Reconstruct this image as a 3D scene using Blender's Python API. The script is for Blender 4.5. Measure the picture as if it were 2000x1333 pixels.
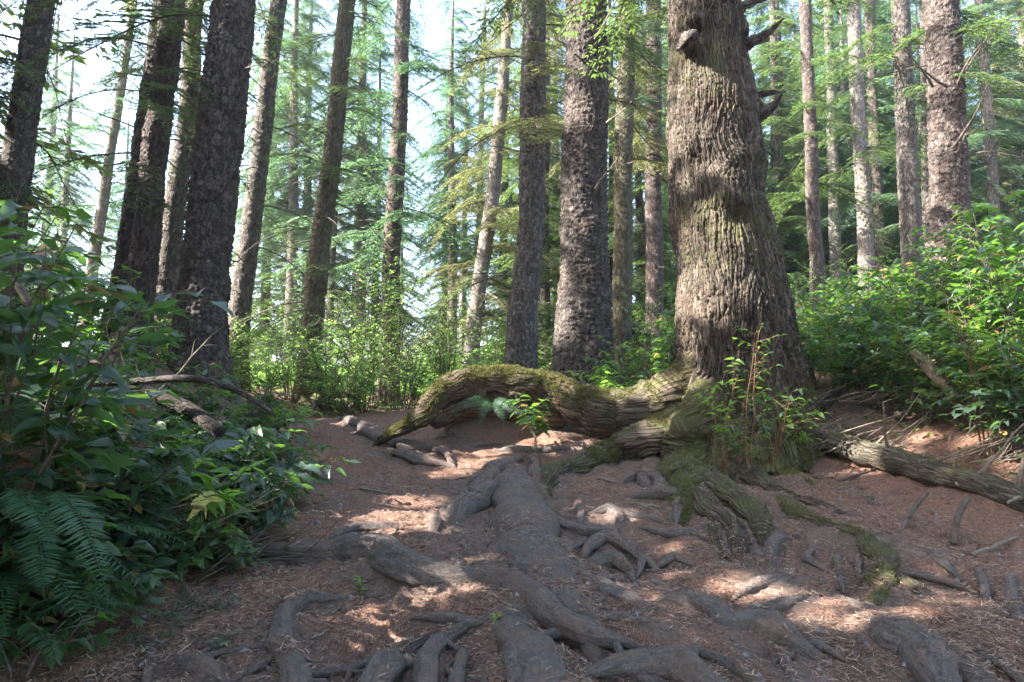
import bpy, math, random
import numpy as np
from mathutils import Vector
R = math.radians
for o in list(bpy.data.objects): bpy.data.objects.remove(o)
SC = bpy.context.scene
COL = SC.collection
# ------------------------------------------------------------------ camera
PITCH = R(5.0); CAMZ = 1.5; FP = 1333.3
cd = bpy.data.cameras.new('camera'); cam = bpy.data.objects.new('camera', cd); COL.objects.link(cam)
cam.location = (0, 0, CAMZ); cam.rotation_euler = (R(90) + PITCH, 0, 0)
cd.sensor_width = 36; cd.lens = 24; cd.clip_start = 0.05; cd.clip_end = 1500
SC.camera = cam
# ------------------------------------------------------------------ light
SUN = np.array([-0.80, -0.16, 0.66]); SUN /= np.linalg.norm(SUN)
w = bpy.data.worlds.new("World"); SC.world = w; w.use_nodes = True
nt = w.node_tree; bg = nt.nodes['Background']
sky = nt.nodes.new('ShaderNodeTexSky'); sky.sky_type = 'NISHITA'; sky.sun_disc = False
sky.sun_elevation = math.asin(SUN[2]); sky.sun_rotation = math.atan2(SUN[0], SUN[1]) % (2 * math.pi)
sky.air_density = 1.0; sky.dust_density = 2.5
nt.links.new(sky.outputs[0], bg.inputs[0]); bg.inputs[1].default_value = 0.13
sl = bpy.data.lights.new('sun', 'SUN'); sl.energy = 5.0; sl.angle = R(0.5); sl.color = (1.0, 0.95, 0.87)
so = bpy.data.objects.new('sun', sl); COL.objects.link(so)
so.rotation_euler = Vector(SUN).to_track_quat('Z', 'Y').to_euler()
SC.view_settings.view_transform = 'Standard'; SC.view_settings.look = 'None'
SC.view_settings.exposure = 3.1; SC.view_settings.gamma = 1.0
SC.cycles.max_bounces = 7; SC.cycles.diffuse_bounces = 4; SC.cycles.transmission_bounces = 4; SC.cycles.sample_clamp_indirect = 6
# ------------------------------------------------------------------ numpy helpers
def rng(s): return np.random.default_rng(s)
def _h(ix, iy, iz, seed):
    h = (ix.astype(np.uint32) * np.uint32(374761393)) ^ (iy.astype(np.uint32) * np.uint32(668265263)) ^ (iz.astype(np.uint32) * np.uint32(2147483647 & 0x7feb352d)) ^ np.uint32((seed * 974634777) & 0xffffffff)
    h ^= h >> np.uint32(15); h = h * np.uint32(2246822519); h ^= h >> np.uint32(13); h = h * np.uint32(3266489917); h ^= h >> np.uint32(16)
    return h.astype(np.float64) / 4294967296.0
def vn(P, seed=0):
    P = np.asarray(P, float); i = np.floor(P).astype(np.int64); f = P - i; f = f * f * (3 - 2 * f)
    i = i & 0xffffffff
    r = 0
    for a in (0, 1):
        wa = f[..., 0] if a else 1 - f[..., 0]
        for b in (0, 1):
            wb = f[..., 1] if b else 1 - f[..., 1]
            for c in (0, 1):
                wc = f[..., 2] if c else 1 - f[..., 2]
                r = r + wa * wb * wc * _h(i[..., 0] + a, i[..., 1] + b, i[..., 2] + c, seed)
    return r * 2 - 1
def fbm(P, octs=4, seed=0, gain=.5):
    a = 1; s = 0; P = np.asarray(P, float)
    for k in range(octs):
        s = s + a * vn(P, seed + k * 17); a *= gain; P = P * 2.03 + 11.3
    return s
def cells(u, v, seed, period=None):
    """2D worley: F1, F2, cell random, offset of the point from the cell centre"""
    iu = np.floor(u).astype(np.int64); iv = np.floor(v).astype(np.int64)
    F1 = np.full(u.shape, 9.); F2 = F1.copy(); rid = np.zeros(u.shape); du = rid.copy(); dv = rid.copy(); z = np.zeros_like(iu)
    for a in (-1, 0, 1):
        for b in (-1, 0, 1):
            cu = iu + a; cv = iv + b; ku = cu % period if period else cu
            ku = ku & 0xffffffff; kv = cv & 0xffffffff
            x = cu + .15 + .7 * _h(ku, kv, z, seed); y = cv + .15 + .7 * _h(ku, kv, z + 1, seed)
            d = np.hypot(u - x, v - y); m = d < F1
            F2 = np.where(m, F1, np.minimum(F2, d)); rid = np.where(m, _h(ku, kv, z + 2, seed), rid)
            du = np.where(m, u - x, du); dv = np.where(m, v - y, dv); F1 = np.where(m, d, F1)
    return F1, F2, rid, du, dv
def sstep(a, b, x):
    t = np.clip((x - a) / (b - a), 0, 1); return t * t * (3 - 2 * t)
def norm(v): return v / (np.linalg.norm(v, axis=-1, keepdims=True) + 1e-9)
def mk(name, V, F, mats, parent=None, uv=None, attrs=None, smooth=True, mi=None):
    """F: list of (n,k) index arrays; uv: per vertex (wrapped seams handled by duplicated columns)"""
    V = np.ascontiguousarray(V, np.float32)
    if isinstance(F, np.ndarray): F = [F]
    F = [f for f in F if len(f)]
    me = bpy.data.meshes.new(name)
    me.vertices.add(len(V)); me.vertices.foreach_set('co', V.ravel())
    li = np.concatenate([f.ravel() for f in F]).astype(np.int32)
    cnt = np.concatenate([np.full(len(f), f.shape[1], np.int32) for f in F])
    st = np.concatenate([[0], np.cumsum(cnt)[:-1]]).astype(np.int32)
    me.loops.add(len(li)); me.loops.foreach_set('vertex_index', li)
    me.polygons.add(len(cnt)); me.polygons.foreach_set('loop_start', st); me.polygons.foreach_set('loop_total', cnt)
    me.polygons.foreach_set('use_smooth', np.full(len(cnt), smooth))
    if not isinstance(mats, (list, tuple)): mats = [mats]
    for m in mats: me.materials.append(m)
    if mi is not None: me.polygons.foreach_set('material_index', np.asarray(mi, np.int32))
    if uv is not None:
        l = me.uv_layers.new(name='UVMap'); l.data.foreach_set('uv', np.ascontiguousarray(np.asarray(uv, np.float32)[li]).ravel())
    for k, a in (attrs or {}).items():
        at_ = me.attributes.new(k, 'FLOAT', 'POINT'); at_.data.foreach_set('value', np.ascontiguousarray(a, np.float32))
    me.update(calc_edges=True)
    o = bpy.data.objects.new(name, me); COL.objects.link(o)
    if parent is not None: o.parent = parent
    return o
def thing(name, label, cat, loc, group=None):
    o = bpy.data.objects.new(name, None); COL.objects.link(o); o.location = tuple(float(c) for c in loc); o.empty_display_size = .2
    return tag(o, label, cat, group)
def tag(o, label, cat, group=None):
    o['label'] = label; o['category'] = cat
    if group: o['group'] = group
    return o
def dup(root, loc, rz=0, sc=1, label=None, group=None):
    r = root.copy(); COL.objects.link(r); r.location = loc; r.rotation_euler = (0, 0, rz); r.scale = (sc, sc, sc)
    if label: r['label'] = label
    if group: r['group'] = group
    for ch in list(root.children):
        c = ch.copy(); COL.objects.link(c); c.parent = r
        for g in ch.children:
            d = g.copy(); COL.objects.link(d); d.parent = c
    return r
# pixel of the photograph -> point of the place at forward distance Y
def ray(px, py):
    x = (px - 1000) / FP; z = (666.5 - py) / FP
    return np.array([x, math.cos(PITCH) - math.sin(PITCH) * z, math.sin(PITCH) + math.cos(PITCH) * z])
def at(px, py, Y):
    d = ray(px, py); return np.array([0, 0, CAMZ]) + d * (Y / d[1])
# ------------------------------------------------------------------ terrain height
PY = np.array([-40, -6, 0, 1.5, 2.6, 4, 5, 6, 7, 8.5, 11, 14, 17, 22, 30, 60, 300.])
PZ = np.array([-1, -.1, .2, .36, .47, .60, .70, .80, .90, 1.05, 1.25, 1.38, 1.52, 1.75, 1.9, 2.2, 2.4])
_py = np.linspace(-40, 300, 6801); _pz = np.interp(_py, PY, PZ)
_k = np.hanning(25); _k /= _k.sum(); _pz = np.convolve(np.pad(_pz, 12, 'edge'), _k, 'valid')
BUMPS = []   # x, y, amp, sx, sy
def H0(x, y):
    x = np.asarray(x, float); y = np.asarray(y, float)
    h = np.interp(y, _py, _pz)
    # bank left of the path, falling away again further out
    xe = -1.25 - .17 * np.clip(y, 0, 12); d = xe - x
    h = h + 1.0 * sstep(0, 2.6, d) * (1 - .75 * sstep(9, 15, y)) - 0.6 * np.clip(d - 5, 0, 60) * .18
    # bank right of the fallen log
    xr = 4.1 - .28 * np.clip(y, 0, 9) + .35 * np.clip(y - 9, 0, 3); e = x - xr
    h = h + .85 * sstep(0, 3.6, e) * sstep(1, 4.5, y) + .05 * np.clip(e - 3.6, 0, 6)
    # drop-off far left and behind
    h = h - .11 * np.clip(y - 19, 0, 80) * sstep(2, -14, x) - .03 * np.clip(y - 30, 0, 200)
    for (bx, by, a, sx, sy) in BUMPS: h = h + a * np.exp(-((x - bx) / sx) ** 2 - ((y - by) / sy) ** 2)
    return h
def hit(px, py):
    d = ray(px, py); lo = None
    t = np.linspace(.5, 60, 4000); P = np.array([0, 0, CAMZ]) + t[:, None] * d
    k = np.argmax(P[:, 2] < H0(P[:, 0], P[:, 1])) if (P[:, 2] < H0(P[:, 0], P[:, 1])).any() else len(t) - 1
    p = P[k].copy(); p[2] = H0(p[0], p[1]); return p
BUMPS += [(1.3, 10.8, .42, 2.2, 1.6), (-.1, 8.7, .42, .8, .6), (-.10, 8.0, .50, .50, .20), (.55, 8.0, .12, 1.2, .6)]
for (px, py, a, s, s2) in ((715, 1225, -.17, .30, .20), (700, 1120, .05, .3, .10), (640, 1155, -.05, .25, .15), (1130, 870, .08, .7, .4), (1650, 790, .10, .8, .6),
                           (1390, 1000, .10, .7, .6), (1330, 900, .10, .6, .5), (820, 950, -.05, .5, .6), (1250, 1100, -.04, .4, .3)):
    p = hit(px, py); BUMPS.append((p[0], p[1], a, s, s2))
# ------------------------------------------------------------------ materials
def M(name):
    m = bpy.data.materials.new(name); m.use_nodes = True; t = m.node_tree; t.nodes.clear()
    return m, t
def N(t, ty, **k):
    n = t.nodes.new(ty)
    for a, b in k.items():
        if a == 'i':
            for q, v in b.items():
                s = n.inputs[q]
                if isinstance(v, bpy.types.NodeSocket): t.links.new(v, s)
                else: s.default_value = v
        else: setattr(n, a, b)
    return n
def noise(t, vec, scale, detail=5, rough=.6, dist=0):
    return N(t, 'ShaderNodeTexNoise', i={'Vector': vec, 'Scale': scale, 'Detail': detail, 'Roughness': rough, 'Distortion': dist}).outputs['Fac']
def ramp(t, fac, stops):
    n = N(t, 'ShaderNodeValToRGB', i={'Fac': fac}); e = n.color_ramp.elements
    while len(e) < len(stops): e.new(.5)
    for k, (p, c) in enumerate(stops):
        e[k].position = p; e[k].color = (*c, 1) if not isinstance(c, (int, float)) else (c, c, c, 1)
    return n.outputs[0]
def mix(t, f, a, b):
    return N(t, 'ShaderNodeMix', data_type='RGBA', i={0: f, 6: a, 7: b}).outputs[2]
def math_(t, op, a, b=0.0, clamp=False):
    return N(t, 'ShaderNodeMath', operation=op, use_clamp=clamp, i={0: a, 1: b}).outputs[0]
def col(c): return (*c, 1)
def finish(t, color, rough=.9, bump=None, dist=.01, strength=1, spec=.3, transl=None, tcol=None):
    p = N(t, 'ShaderNodeBsdfPrincipled', i={'Base Color': color, 'Roughness': rough, 'Specular IOR Level': spec})
    if bump is not None:
        b = N(t, 'ShaderNodeBump', i={'Height': bump, 'Distance': dist, 'Strength': strength}); t.links.new(b.outputs[0], p.inputs['Normal'])
    out = p.outputs[0]
    if transl:
        tr = N(t, 'ShaderNodeBsdfTranslucent', i={'Color': tcol})
        out = N(t, 'ShaderNodeMixShader', i={0: transl, 1: out, 2: tr.outputs[0]}).outputs[0]
    N(t, 'ShaderNodeOutputMaterial', i={'Surface': out})
def scalevec(t, v, s):
    return N(t, 'ShaderNodeMapping', i={'Vector': v, 'Scale': s}).outputs[0]
def attr(t, n): return N(t, 'ShaderNodeAttribute', attribute_name=n).outputs['Fac']

def bark_mat(name, dark, mid, light, mnz=0.0, mossc=(.075, .085, .022), cell=(16, 11), lichen=.5, furrow=False, mossbase=.0):
    m, t = M(name); uv = N(t, 'ShaderNodeUVMap').outputs[0]; tc = N(t, 'ShaderNodeTexCoord').outputs['Object']
    su = scalevec(t, uv, (cell[0], cell[1], 1))
    wob = noise(t, scalevec(t, uv, (9, 9, 1)), 1.0, 3)
    wv = N(t, 'ShaderNodeVectorMath', operation='ADD', i={0: su, 1: N(t, 'ShaderNodeCombineXYZ', i={0: wob, 1: wob}).outputs[0]}).outputs[0]
    v1 = N(t, 'ShaderNodeTexVoronoi', feature='DISTANCE_TO_EDGE', i={'Vector': wv, 'Scale': 1.0})
    v2 = N(t, 'ShaderNodeTexVoronoi', i={'Vector': wv, 'Scale': 1.0})
    crack = N(t, 'ShaderNodeMapRange', i={0: v1.outputs['Distance'], 1: 0.0, 2: .12}).outputs[0]
    sepc = N(t, 'ShaderNodeSeparateColor', i={0: v2.outputs['Color']}).outputs[0]
    fine = noise(t, scalevec(t, uv, (60, 26 if not furrow else 8, 1)), 1.0, 6, .7)
    big = noise(t, tc, 1.3, 4, .6)
    f = math_(t, 'ADD', math_(t, 'MULTIPLY', fine, .65), math_(t, 'MULTIPLY', sepc, .35))
    c = ramp(t, f, [(.25, dark), (.5, mid), (.78, light)])
    c = mix(t, math_(t, 'MULTIPLY', crack, 1.0), mix(t, .55, c, col(tuple(x * .45 for x in dark))), c)
    li = noise(t, scalevec(t, uv, (22, 14, 1)), 1.0, 5, .75)
    li2 = noise(t, tc, 2.4, 3)
    lf = math_(t, 'MULTIPLY', N(t, 'ShaderNodeMapRange', i={0: li, 1: .56, 2: .66}).outputs[0], N(t, 'ShaderNodeMapRange', i={0: li2, 1: .42, 2: .62}).outputs[0])
    c = mix(t, math_(t, 'MULTIPLY', lf, lichen), c, col((.30, .31, .26)))
    c = mix(t, N(t, 'ShaderNodeMapRange', i={0: big, 1: .5, 2: .75, 4: .35}).outputs[0], c, col((mid[0] * 1.3, mid[1] * .95, mid[2] * .8)))
    mo = noise(t, tc, 5.0, 6, .72)
    mm = math_(t, 'ADD', mo, math_(t, 'MULTIPLY', attr(t, 'moss'), .5))
    if mnz: mm = math_(t, 'ADD', mm, math_(t, 'MULTIPLY', N(t, 'ShaderNodeSeparateXYZ', i={0: N(t, 'ShaderNodeNewGeometry').outputs['Normal']}).outputs[2], mnz))
    mf = N(t, 'ShaderNodeMapRange', i={0: mm, 1: .66, 2: .82}).outputs[0]
    mg = mix(t, noise(t, tc, 60, 3), col((.045, .047, .018)), col((.125, .118, .048)))
    c = mix(t, math_(t, 'MULTIPLY', mf, .85), c, mg)
    h = math_(t, 'ADD', math_(t, 'MULTIPLY', crack, .5), math_(t, 'MULTIPLY', fine, .8))
    h = math_(t, 'ADD', h, math_(t, 'MULTIPLY', sepc, .4))
    finish(t, c, .92, h, .02, 1.0)
    return m
BARK = [bark_mat('bark_scaly_dark', (.030, .024, .021), (.072, .057, .050), (.165, .14, .12)),
        bark_mat('bark_scaly_grey', (.042, .035, .030), (.10, .086, .074), (.22, .195, .17), lichen=.6),
        bark_mat('bark_scaly_red', (.040, .030, .026), (.090, .069, .060), (.195, .158, .138), lichen=.4),
        bark_mat('bark_mossy', (.045, .038, .024), (.10, .088, .056), (.20, .18, .12), lichen=.5)]
BIGBARK = bark_mat('bark_furrowed', (.024, .018, .013), (.076, .058, .043), (.20, .165, .13), cell=(26, 5), lichen=.45, furrow=True)
PALE = bark_mat('bark_pale', (.085, .072, .062), (.18, .16, .14), (.31, .28, .25), lichen=.75)

def root_mat(name='root_wood', c1=(.046, .037, .033), c2=(.112, .092, .083), c3=(.215, .183, .166), mnz=.06, blotch=(.155, .105, .08), dusty=.5):
    m, t = M(name); uv = N(t, 'ShaderNodeUVMap').outputs[0]; tc = N(t, 'ShaderNodeTexCoord').outputs['Object']
    g = noise(t, scalevec(t, uv, (42, 17, 1)), 1.0, 6, .7, .9); b = noise(t, tc, 4, 4); f2 = noise(t, tc, 70, 4, .7)
    c = ramp(t, math_(t, 'ADD', math_(t, 'MULTIPLY', g, .6), math_(t, 'MULTIPLY', f2, .4)), [(.33, c1), (.5, c2), (.70, c3)])
    c = mix(t, N(t, 'ShaderNodeMapRange', i={0: b, 1: .45, 2: .7, 4: .6}).outputs[0], c, col(blotch))
    dirt = noise(t, tc, 14, 5, .7)
    geo = N(t, 'ShaderNodeNewGeometry').outputs['Normal']; nz = N(t, 'ShaderNodeSeparateXYZ', i={0: geo}).outputs[2]
    # needles and dust lie on the upward faces
    du = math_(t, 'MULTIPLY', N(t, 'ShaderNodeMapRange', i={0: dirt, 1: .5, 2: .62}).outputs[0], N(t, 'ShaderNodeMapRange', i={0: nz, 1: .2, 2: .9, 4: dusty}).outputs[0])
    c = mix(t, du, c, mix(t, noise(t, tc, 120, 2), col((.12, .065, .045)), col((.30, .19, .14))))
    mo = noise(t, tc, 9, 6, .75)
    mm = math_(t, 'ADD', math_(t, 'ADD', mo, math_(t, 'MULTIPLY', attr(t, 'moss'), .45)), math_(t, 'MULTIPLY', nz, mnz))
    mf = N(t, 'ShaderNodeMapRange', i={0: mm, 1: .74, 2: .86}).outputs[0]
    mg = mix(t, noise(t, tc, 80, 3), col((.042, .044, .017)), col((.125, .118, .046)))
    c = mix(t, math_(t, 'MULTIPLY', mf, .9), c, mg)
    h = math_(t, 'ADD', math_(t, 'MULTIPLY', g, .8), math_(t, 'MULTIPLY', f2, .6)); h = math_(t, 'ADD', h, math_(t, 'MULTIPLY', noise(t, tc, 26, 5, .7), .8))
    finish(t, c, .85, h, .020, 1.0, .3)
    return m
ROOTM = root_mat()
GROOTM = bark_mat('mossy_root_bark', (.032, .023, .016), (.092, .067, .048), (.19, .15, .112), mnz=.13, cell=(20, 4.5), lichen=.2, furrow=True)
def ground_mat():
    m, t = M('needle_floor'); tc = N(t, 'ShaderNodeTexCoord').outputs['Object']
    def streak(rot, sc):
        v = N(t, 'ShaderNodeMapping', i={'Vector': tc, 'Rotation': (0, 0, rot), 'Scale': (sc, sc * .22, sc * .5)}).outputs[0]
        return noise(t, v, 1.0, 3, .7, .8)
    a = streak(.4, 150); b = streak(1.9, 140); c_ = streak(-.8, 160)
    s = math_(t, 'MAXIMUM', math_(t, 'MAXIMUM', a, b), c_)
    big = noise(t, tc, 1.1, 5, .62); mid = noise(t, tc, 6, 5, .65)
    litter = ramp(t, s, [(.42, (.055, .032, .025)), (.54, (.165, .090, .064)), (.66, (.295, .175, .128)), (.82, (.48, .34, .27))])
    dirt = ramp(t, noise(t, tc, 45, 6, .7), [(.3, (.085, .063, .053)), (.7, (.19, .146, .125))])
    md = math_(t, 'ADD', math_(t, 'MULTIPLY', big, .6), math_(t, 'MULTIPLY', mid, .4))
    md = math_(t, 'ADD', md, math_(t, 'MULTIPLY', attr(t, 'bare'), .18))
    c = mix(t, N(t, 'ShaderNodeMapRange', i={0: md, 1: .5, 2: .62, 4: .8}).outputs[0], litter, dirt)
    mo = math_(t, 'ADD', noise(t, tc, 5, 6, .75), math_(t, 'MULTIPLY', attr(t, 'moss'), .42))
    mg = mix(t, noise(t, tc, 90, 3), col((.035, .042, .012)), col((.11, .11, .035)))
    c = mix(t, N(t, 'ShaderNodeMapRange', i={0: mo, 1: .72, 2: .88, 4: .8}).outputs[0], c, mg)
    h = math_(t, 'ADD', math_(t, 'MULTIPLY', s, .8), math_(t, 'MULTIPLY', noise(t, tc, 30, 5, .7), .6))
    finish(t, c, .95, h, .015, 1.0, .15)
    return m
GROUNDM = ground_mat()
def leaf_mat(name, a, b, tc, transl=.35, rough=.45, spec=.5, dead=0.0, deadc=(.28, .17, .06)):
    m, t = M(name); v = attr(t, 'var')
    c = ramp(t, v, [(0, a), (.9, b), (1.0, tuple(min(1, x * 1.25) for x in b))])
    n = noise(t, N(t, 'ShaderNodeTexCoord').outputs['Object'], 30, 3)
    c = mix(t, math_(t, 'MULTIPLY', n, .35), c, col(tuple(x * .7 for x in a)))
    tcol = N(t, 'ShaderNodeMix', data_type='RGBA', blend_type='MIX', i={0: v, 6: col(tc), 7: col(tuple(x * 1.35 for x in tc))}).outputs[2]
    if dead:
        df = N(t, 'ShaderNodeMath', operation='GREATER_THAN', i={0: N(t, 'ShaderNodeMath', operation='FRACT', i={0: math_(t, 'MULTIPLY', v, 37.7)}).outputs[0], 1: 1 - dead}).outputs[0]
        c = mix(t, df, c, col(deadc)); tcol = mix(t, df, tcol, col(deadc))
    finish(t, c, rough, None, spec=spec, transl=transl, tcol=tcol)
    return m
SALAL = leaf_mat('leaf_shrub', (.018, .048, .020), (.058, .112, .038), (.16, .34, .035), .36, .36, .55, dead=.04)
SALAL_L = leaf_mat('leaf_shrub_bluish', (.020, .044, .030), (.060, .100, .066), (.14, .30, .05), .32, .33, .6, dead=.06)
YOUNG = leaf_mat('leaf_young', (.06, .14, .03), (.15, .27, .05), (.30, .52, .06), .45, .42, .4)
HUCKD = leaf_mat('leaf_bush_dark', (.03, .07, .03), (.09, .17, .06), (.17, .32, .06), .42, .5, .35)
HUCK = leaf_mat('leaf_bright', (.05, .12, .035), (.15, .27, .07), (.30, .50, .10), .48, .5, .35)
FERNM = leaf_mat('fern_green', (.022, .065, .035), (.055, .12, .055), (.10, .24, .05), .30, .45, .4)
DEADM = leaf_mat('dead_leaf', (.12, .085, .06), (.26, .17, .12), (.25, .15, .08), .2, .8, .2)
YELM = leaf_mat('yellowed_leaf', (.40, .38, .07), (.55, .50, .16), (.60, .55, .10), .4, .5, .3)
NEED = [leaf_mat('needles_green', (.030, .062, .028), (.085, .135, .050), (.16, .26, .06), .34, .55, .3),
        leaf_mat('needles_bluish', (.028, .070, .045), (.080, .150, .085), (.14, .27, .11), .34, .55, .3),
        leaf_mat('needles_olive', (.060, .070, .030), (.16, .17, .075), (.24, .26, .09), .34, .6, .25),
        leaf_mat('needles_dry', (.18, .15, .10), (.34, .30, .20), (.34, .30, .18), .3, .8, .2)]
def plain(name, c1, c2, sc=20, rough=.9, d=.006, moss=False):
    m, t = M(name); tc = N(t, 'ShaderNodeTexCoord').outputs['Object']; n = noise(t, tc, sc, 6, .7)
    finish(t, mix(t, N(t, 'ShaderNodeMapRange', i={0: n, 1: .35, 2: .65}).outputs[0], col(c1), col(c2)), rough, n, d, .9, .25); return m
TWIG = plain('twig_wood', (.05, .038, .03), (.13, .105, .085), 30)
DEADW = plain('dead_wood', (.10, .078, .06), (.25, .20, .16), 25)
STEMR = plain('stem_reddish', (.09, .045, .028), (.20, .11, .06), 30)
STONEM = plain('stone_grey', (.10, .095, .10), (.24, .225, .23), 18)
MOSSM = leaf_mat('moss_green', (.045, .048, .016), (.17, .16, .055), (.20, .20, .06), .25, .8, .15)
LICHM = leaf_mat('lichen_pale', (.22, .24, .15), (.38, .40, .27), (.3, .32, .2), .25, .9, .1)
# ------------------------------------------------------------------ generators
def tube(path, rad, nseg=12, disp=None, cap=True, flat=None, seam=math.pi / 2, res=None):
    """swept tube; returns V, F, uv. disp(u,v,P,ang)->extra radius"""
    path = np.asarray(path, float); rad = np.asarray(rad, float)
    s = np.concatenate([[0], np.cumsum(np.linalg.norm(np.diff(path, axis=0), axis=1))])
    if res:
        n = max(3, int(s[-1] / res)); q = np.linspace(0, s[-1], n)
        path, rad = smooth_interp(s, path, q), smooth_interp(s, rad[:, None], q)[:, 0]; s = q; rad = np.maximum(rad, 1e-4)
    T = norm(np.gradient(path, axis=0)); n = len(path)
    vert = abs(T[:, 2]).mean() > .6
    ref = np.array([0, 1., 0]) if vert else np.array([0, 0, -1.])
    A = norm(ref - (T @ ref)[:, None] * T); B = np.cross(T, A)
    ang = np.linspace(0, 2 * np.pi, nseg + 1)
    P0 = np.repeat(path[:, None], nseg + 1, 1)
    u = ang[None, :] * rad.max() * np.ones((n, 1)); v = s[:, None] * np.ones((1, nseg + 1))
    D = np.cos(ang)[None, :, None] * A[:, None] + np.sin(ang)[None, :, None] * B[:, None]
    r = rad[:, None] * np.ones((1, nseg + 1))
    if disp is not None: r = r + disp(u, v, P0 + D * r[..., None], ang[None, :] * np.ones((n, 1)), D)
    r[:, -1] = r[:, 0]
    V = P0 + D * r[..., None]
    if flat is not None:
        V[..., 2] = P0[..., 2] + (V[..., 2] - P0[..., 2]) * flat
    i = np.arange(n - 1)[:, None] * (nseg + 1); j = np.arange(nseg)[None, :]
    F = np.stack([i + j, i + j + 1, i + j + nseg + 2, i + j + nseg + 1], -1).reshape(-1, 4)
    Vf = V.reshape(-1, 3); uvf = np.stack([u, v], -1).reshape(-1, 2)
    Fs = [F]
    if cap:
        k = len(Vf); Vf = np.vstack([Vf, path[0] - T[0] * rad[0] * .3, path[-1] + T[-1] * rad[-1] * .5]); uvf = np.vstack([uvf, [0, 0], [0, s[-1]]])
        jj = np.arange(nseg); b = (n - 1) * (nseg + 1)
        Fs += [np.stack([jj + 1, jj, np.full(nseg, k)], -1), np.stack([b + jj, b + jj + 1, np.full(nseg, k + 1)], -1)]
    return Vf, Fs, uvf
def smooth_interp(s, P, q):
    # catmull-rom through the points
    n = len(s); k = np.clip(np.searchsorted(s, q, side='right') - 1, 0, n - 2)
    m = np.gradient(P, s, axis=0) if n > 2 else np.repeat((P[1:] - P[:1]) / (s[1] - s[0]), 2, 0)
    h = (s[k + 1] - s[k])[:, None]; t = ((q - s[k])[:, None]) / h
    return (2 * t ** 3 - 3 * t ** 2 + 1) * P[k] + (t ** 3 - 2 * t ** 2 + t) * h * m[k] + (-2 * t ** 3 + 3 * t ** 2) * P[k + 1] + (t ** 3 - t ** 2) * h * m[k + 1]
class Acc:
    def __init__(s): s.V = []; s.F = []; s.mi = []; s.var = []; s.n = 0
    def add(s, V, F, mi=0, var=0.5):
        V = np.asarray(V)
        if isinstance(F, np.ndarray): F = [F]
        for f in F: s.F.append(f + s.n); s.mi.append(np.full(len(f), mi))
        s.V.append(V); s.var.append(np.broadcast_to(np.asarray(var, float), (len(V),))); s.n += len(V)
    def build(s, name, mats, parent=None, smooth=True, off=None):
        V = np.vstack(s.V)
        if off is not None: V = V - np.asarray(off)
        k3 = [(f, m) for f, m in zip(s.F, s.mi) if f.shape[1] == 3]; k4 = [(f, m) for f, m in zip(s.F, s.mi) if f.shape[1] == 4]
        F = []; mi = []
        for g in (k3, k4):
            if g: F.append(np.vstack([a for a, _ in g])); mi.append(np.concatenate([b for _, b in g]))
        return mk(name, V, F, mats, parent, attrs={'var': np.concatenate(s.var)}, smooth=smooth, mi=np.concatenate(mi))
def frames(d, nrm):
    """matrices whose columns are length axis, side axis, normal"""
    X = norm(d); Z = norm(nrm - (nrm * X).sum(-1, keepdims=True) * X); Y = np.cross(Z, X)
    return np.stack([X, Y, Z], -1)
def inst(TV, TF, Rm, sc, pos):
    """n copies of template TV (k,3), faces TF"""
    V = np.einsum('nij,kj->nki', Rm, TV) * np.asarray(sc)[:, None, None] + pos[:, None]
    n, k = V.shape[:2]
    F = (TF[None] + (np.arange(n) * k)[:, None, None]).reshape(-1, TF.shape[1])
    return V.reshape(-1, 3), F
def leaf_tpl(n=4, wid=.52, fold=.25, droop=.18, pw=.75, curl=0):
    t = np.linspace(0, 1, n + 1); hw = wid / 2 * np.sin(np.pi * t ** pw) ** .8 * (1 - .15 * t); hw[0] = .01; hw[-1] = .004
    z = -droop * t ** 2; L = []
    for k in range(n + 1):
        L += [(t[k], hw[k], z[k] + hw[k] * fold), (t[k], 0, z[k]), (t[k], -hw[k], z[k] + hw[k] * fold)]
    F = []
    for k in range(n):
        a = 3 * k; F += [(a, a + 1, a + 4, a + 3), (a + 1, a + 2, a + 5, a + 4)]
    return np.array(L), np.array(F)
LEAF = leaf_tpl(5); LEAF_S = leaf_tpl(3); LEAF_N = leaf_tpl(5, .36, .2, .3, .7)
QUAD = (np.array([(0, -.02, 0), (.45, -.5, 0), (1, 0, -.05), (.45, .5, 0)]) * np.array([1, .34, 1]), np.array([(0, 1, 2, 3)]))
QUADL = (np.array([(0, 0, 0), (.45, -.27, .02), (1, 0, -.05), (.45, .27, .02)]), np.array([(0, 1, 2, 3)]))
# ---- gaps cut into the crowns to shape the sun patches
GAPS = []
def gap(px, py, rpx, Y=None):
    p = hit(px, py) if Y is None else at(px, py, Y)
    if Y is not None and 2 < Y < 6:          # where the ray would go on to the floor, keep it off the shaded middle of the path
        t = np.linspace(0, 8, 160); q = p - t[:, None] * SUN; k = int(np.argmax(q[:, 2] < H0(q[:, 0], q[:, 1]))); c = q[k]
        if c[1] > .5:
            v = c - np.array([0, 0, CAMZ]); f = v[1] * math.cos(PITCH) + v[2] * math.sin(PITCH); x_ = 1000 + FP * v[0] / f; y_ = 666.5 - FP * (v[2] * math.cos(PITCH) - v[1] * math.sin(PITCH)) / f
            if 860 < x_ < 1280 and 930 < y_ < 1500 or 400 < x_ < 1280 and y_ > 1240: return
    GAPS.append((*p, (1.35 if Y is None else 1.0 if 6.7 < Y < 7.25 else 1.5) * rpx * p[1] / FP + .03))
SU = norm(np.cross(SUN, [0, 0, 1.])); SV = np.cross(SUN, SU); MASK = []
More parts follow.
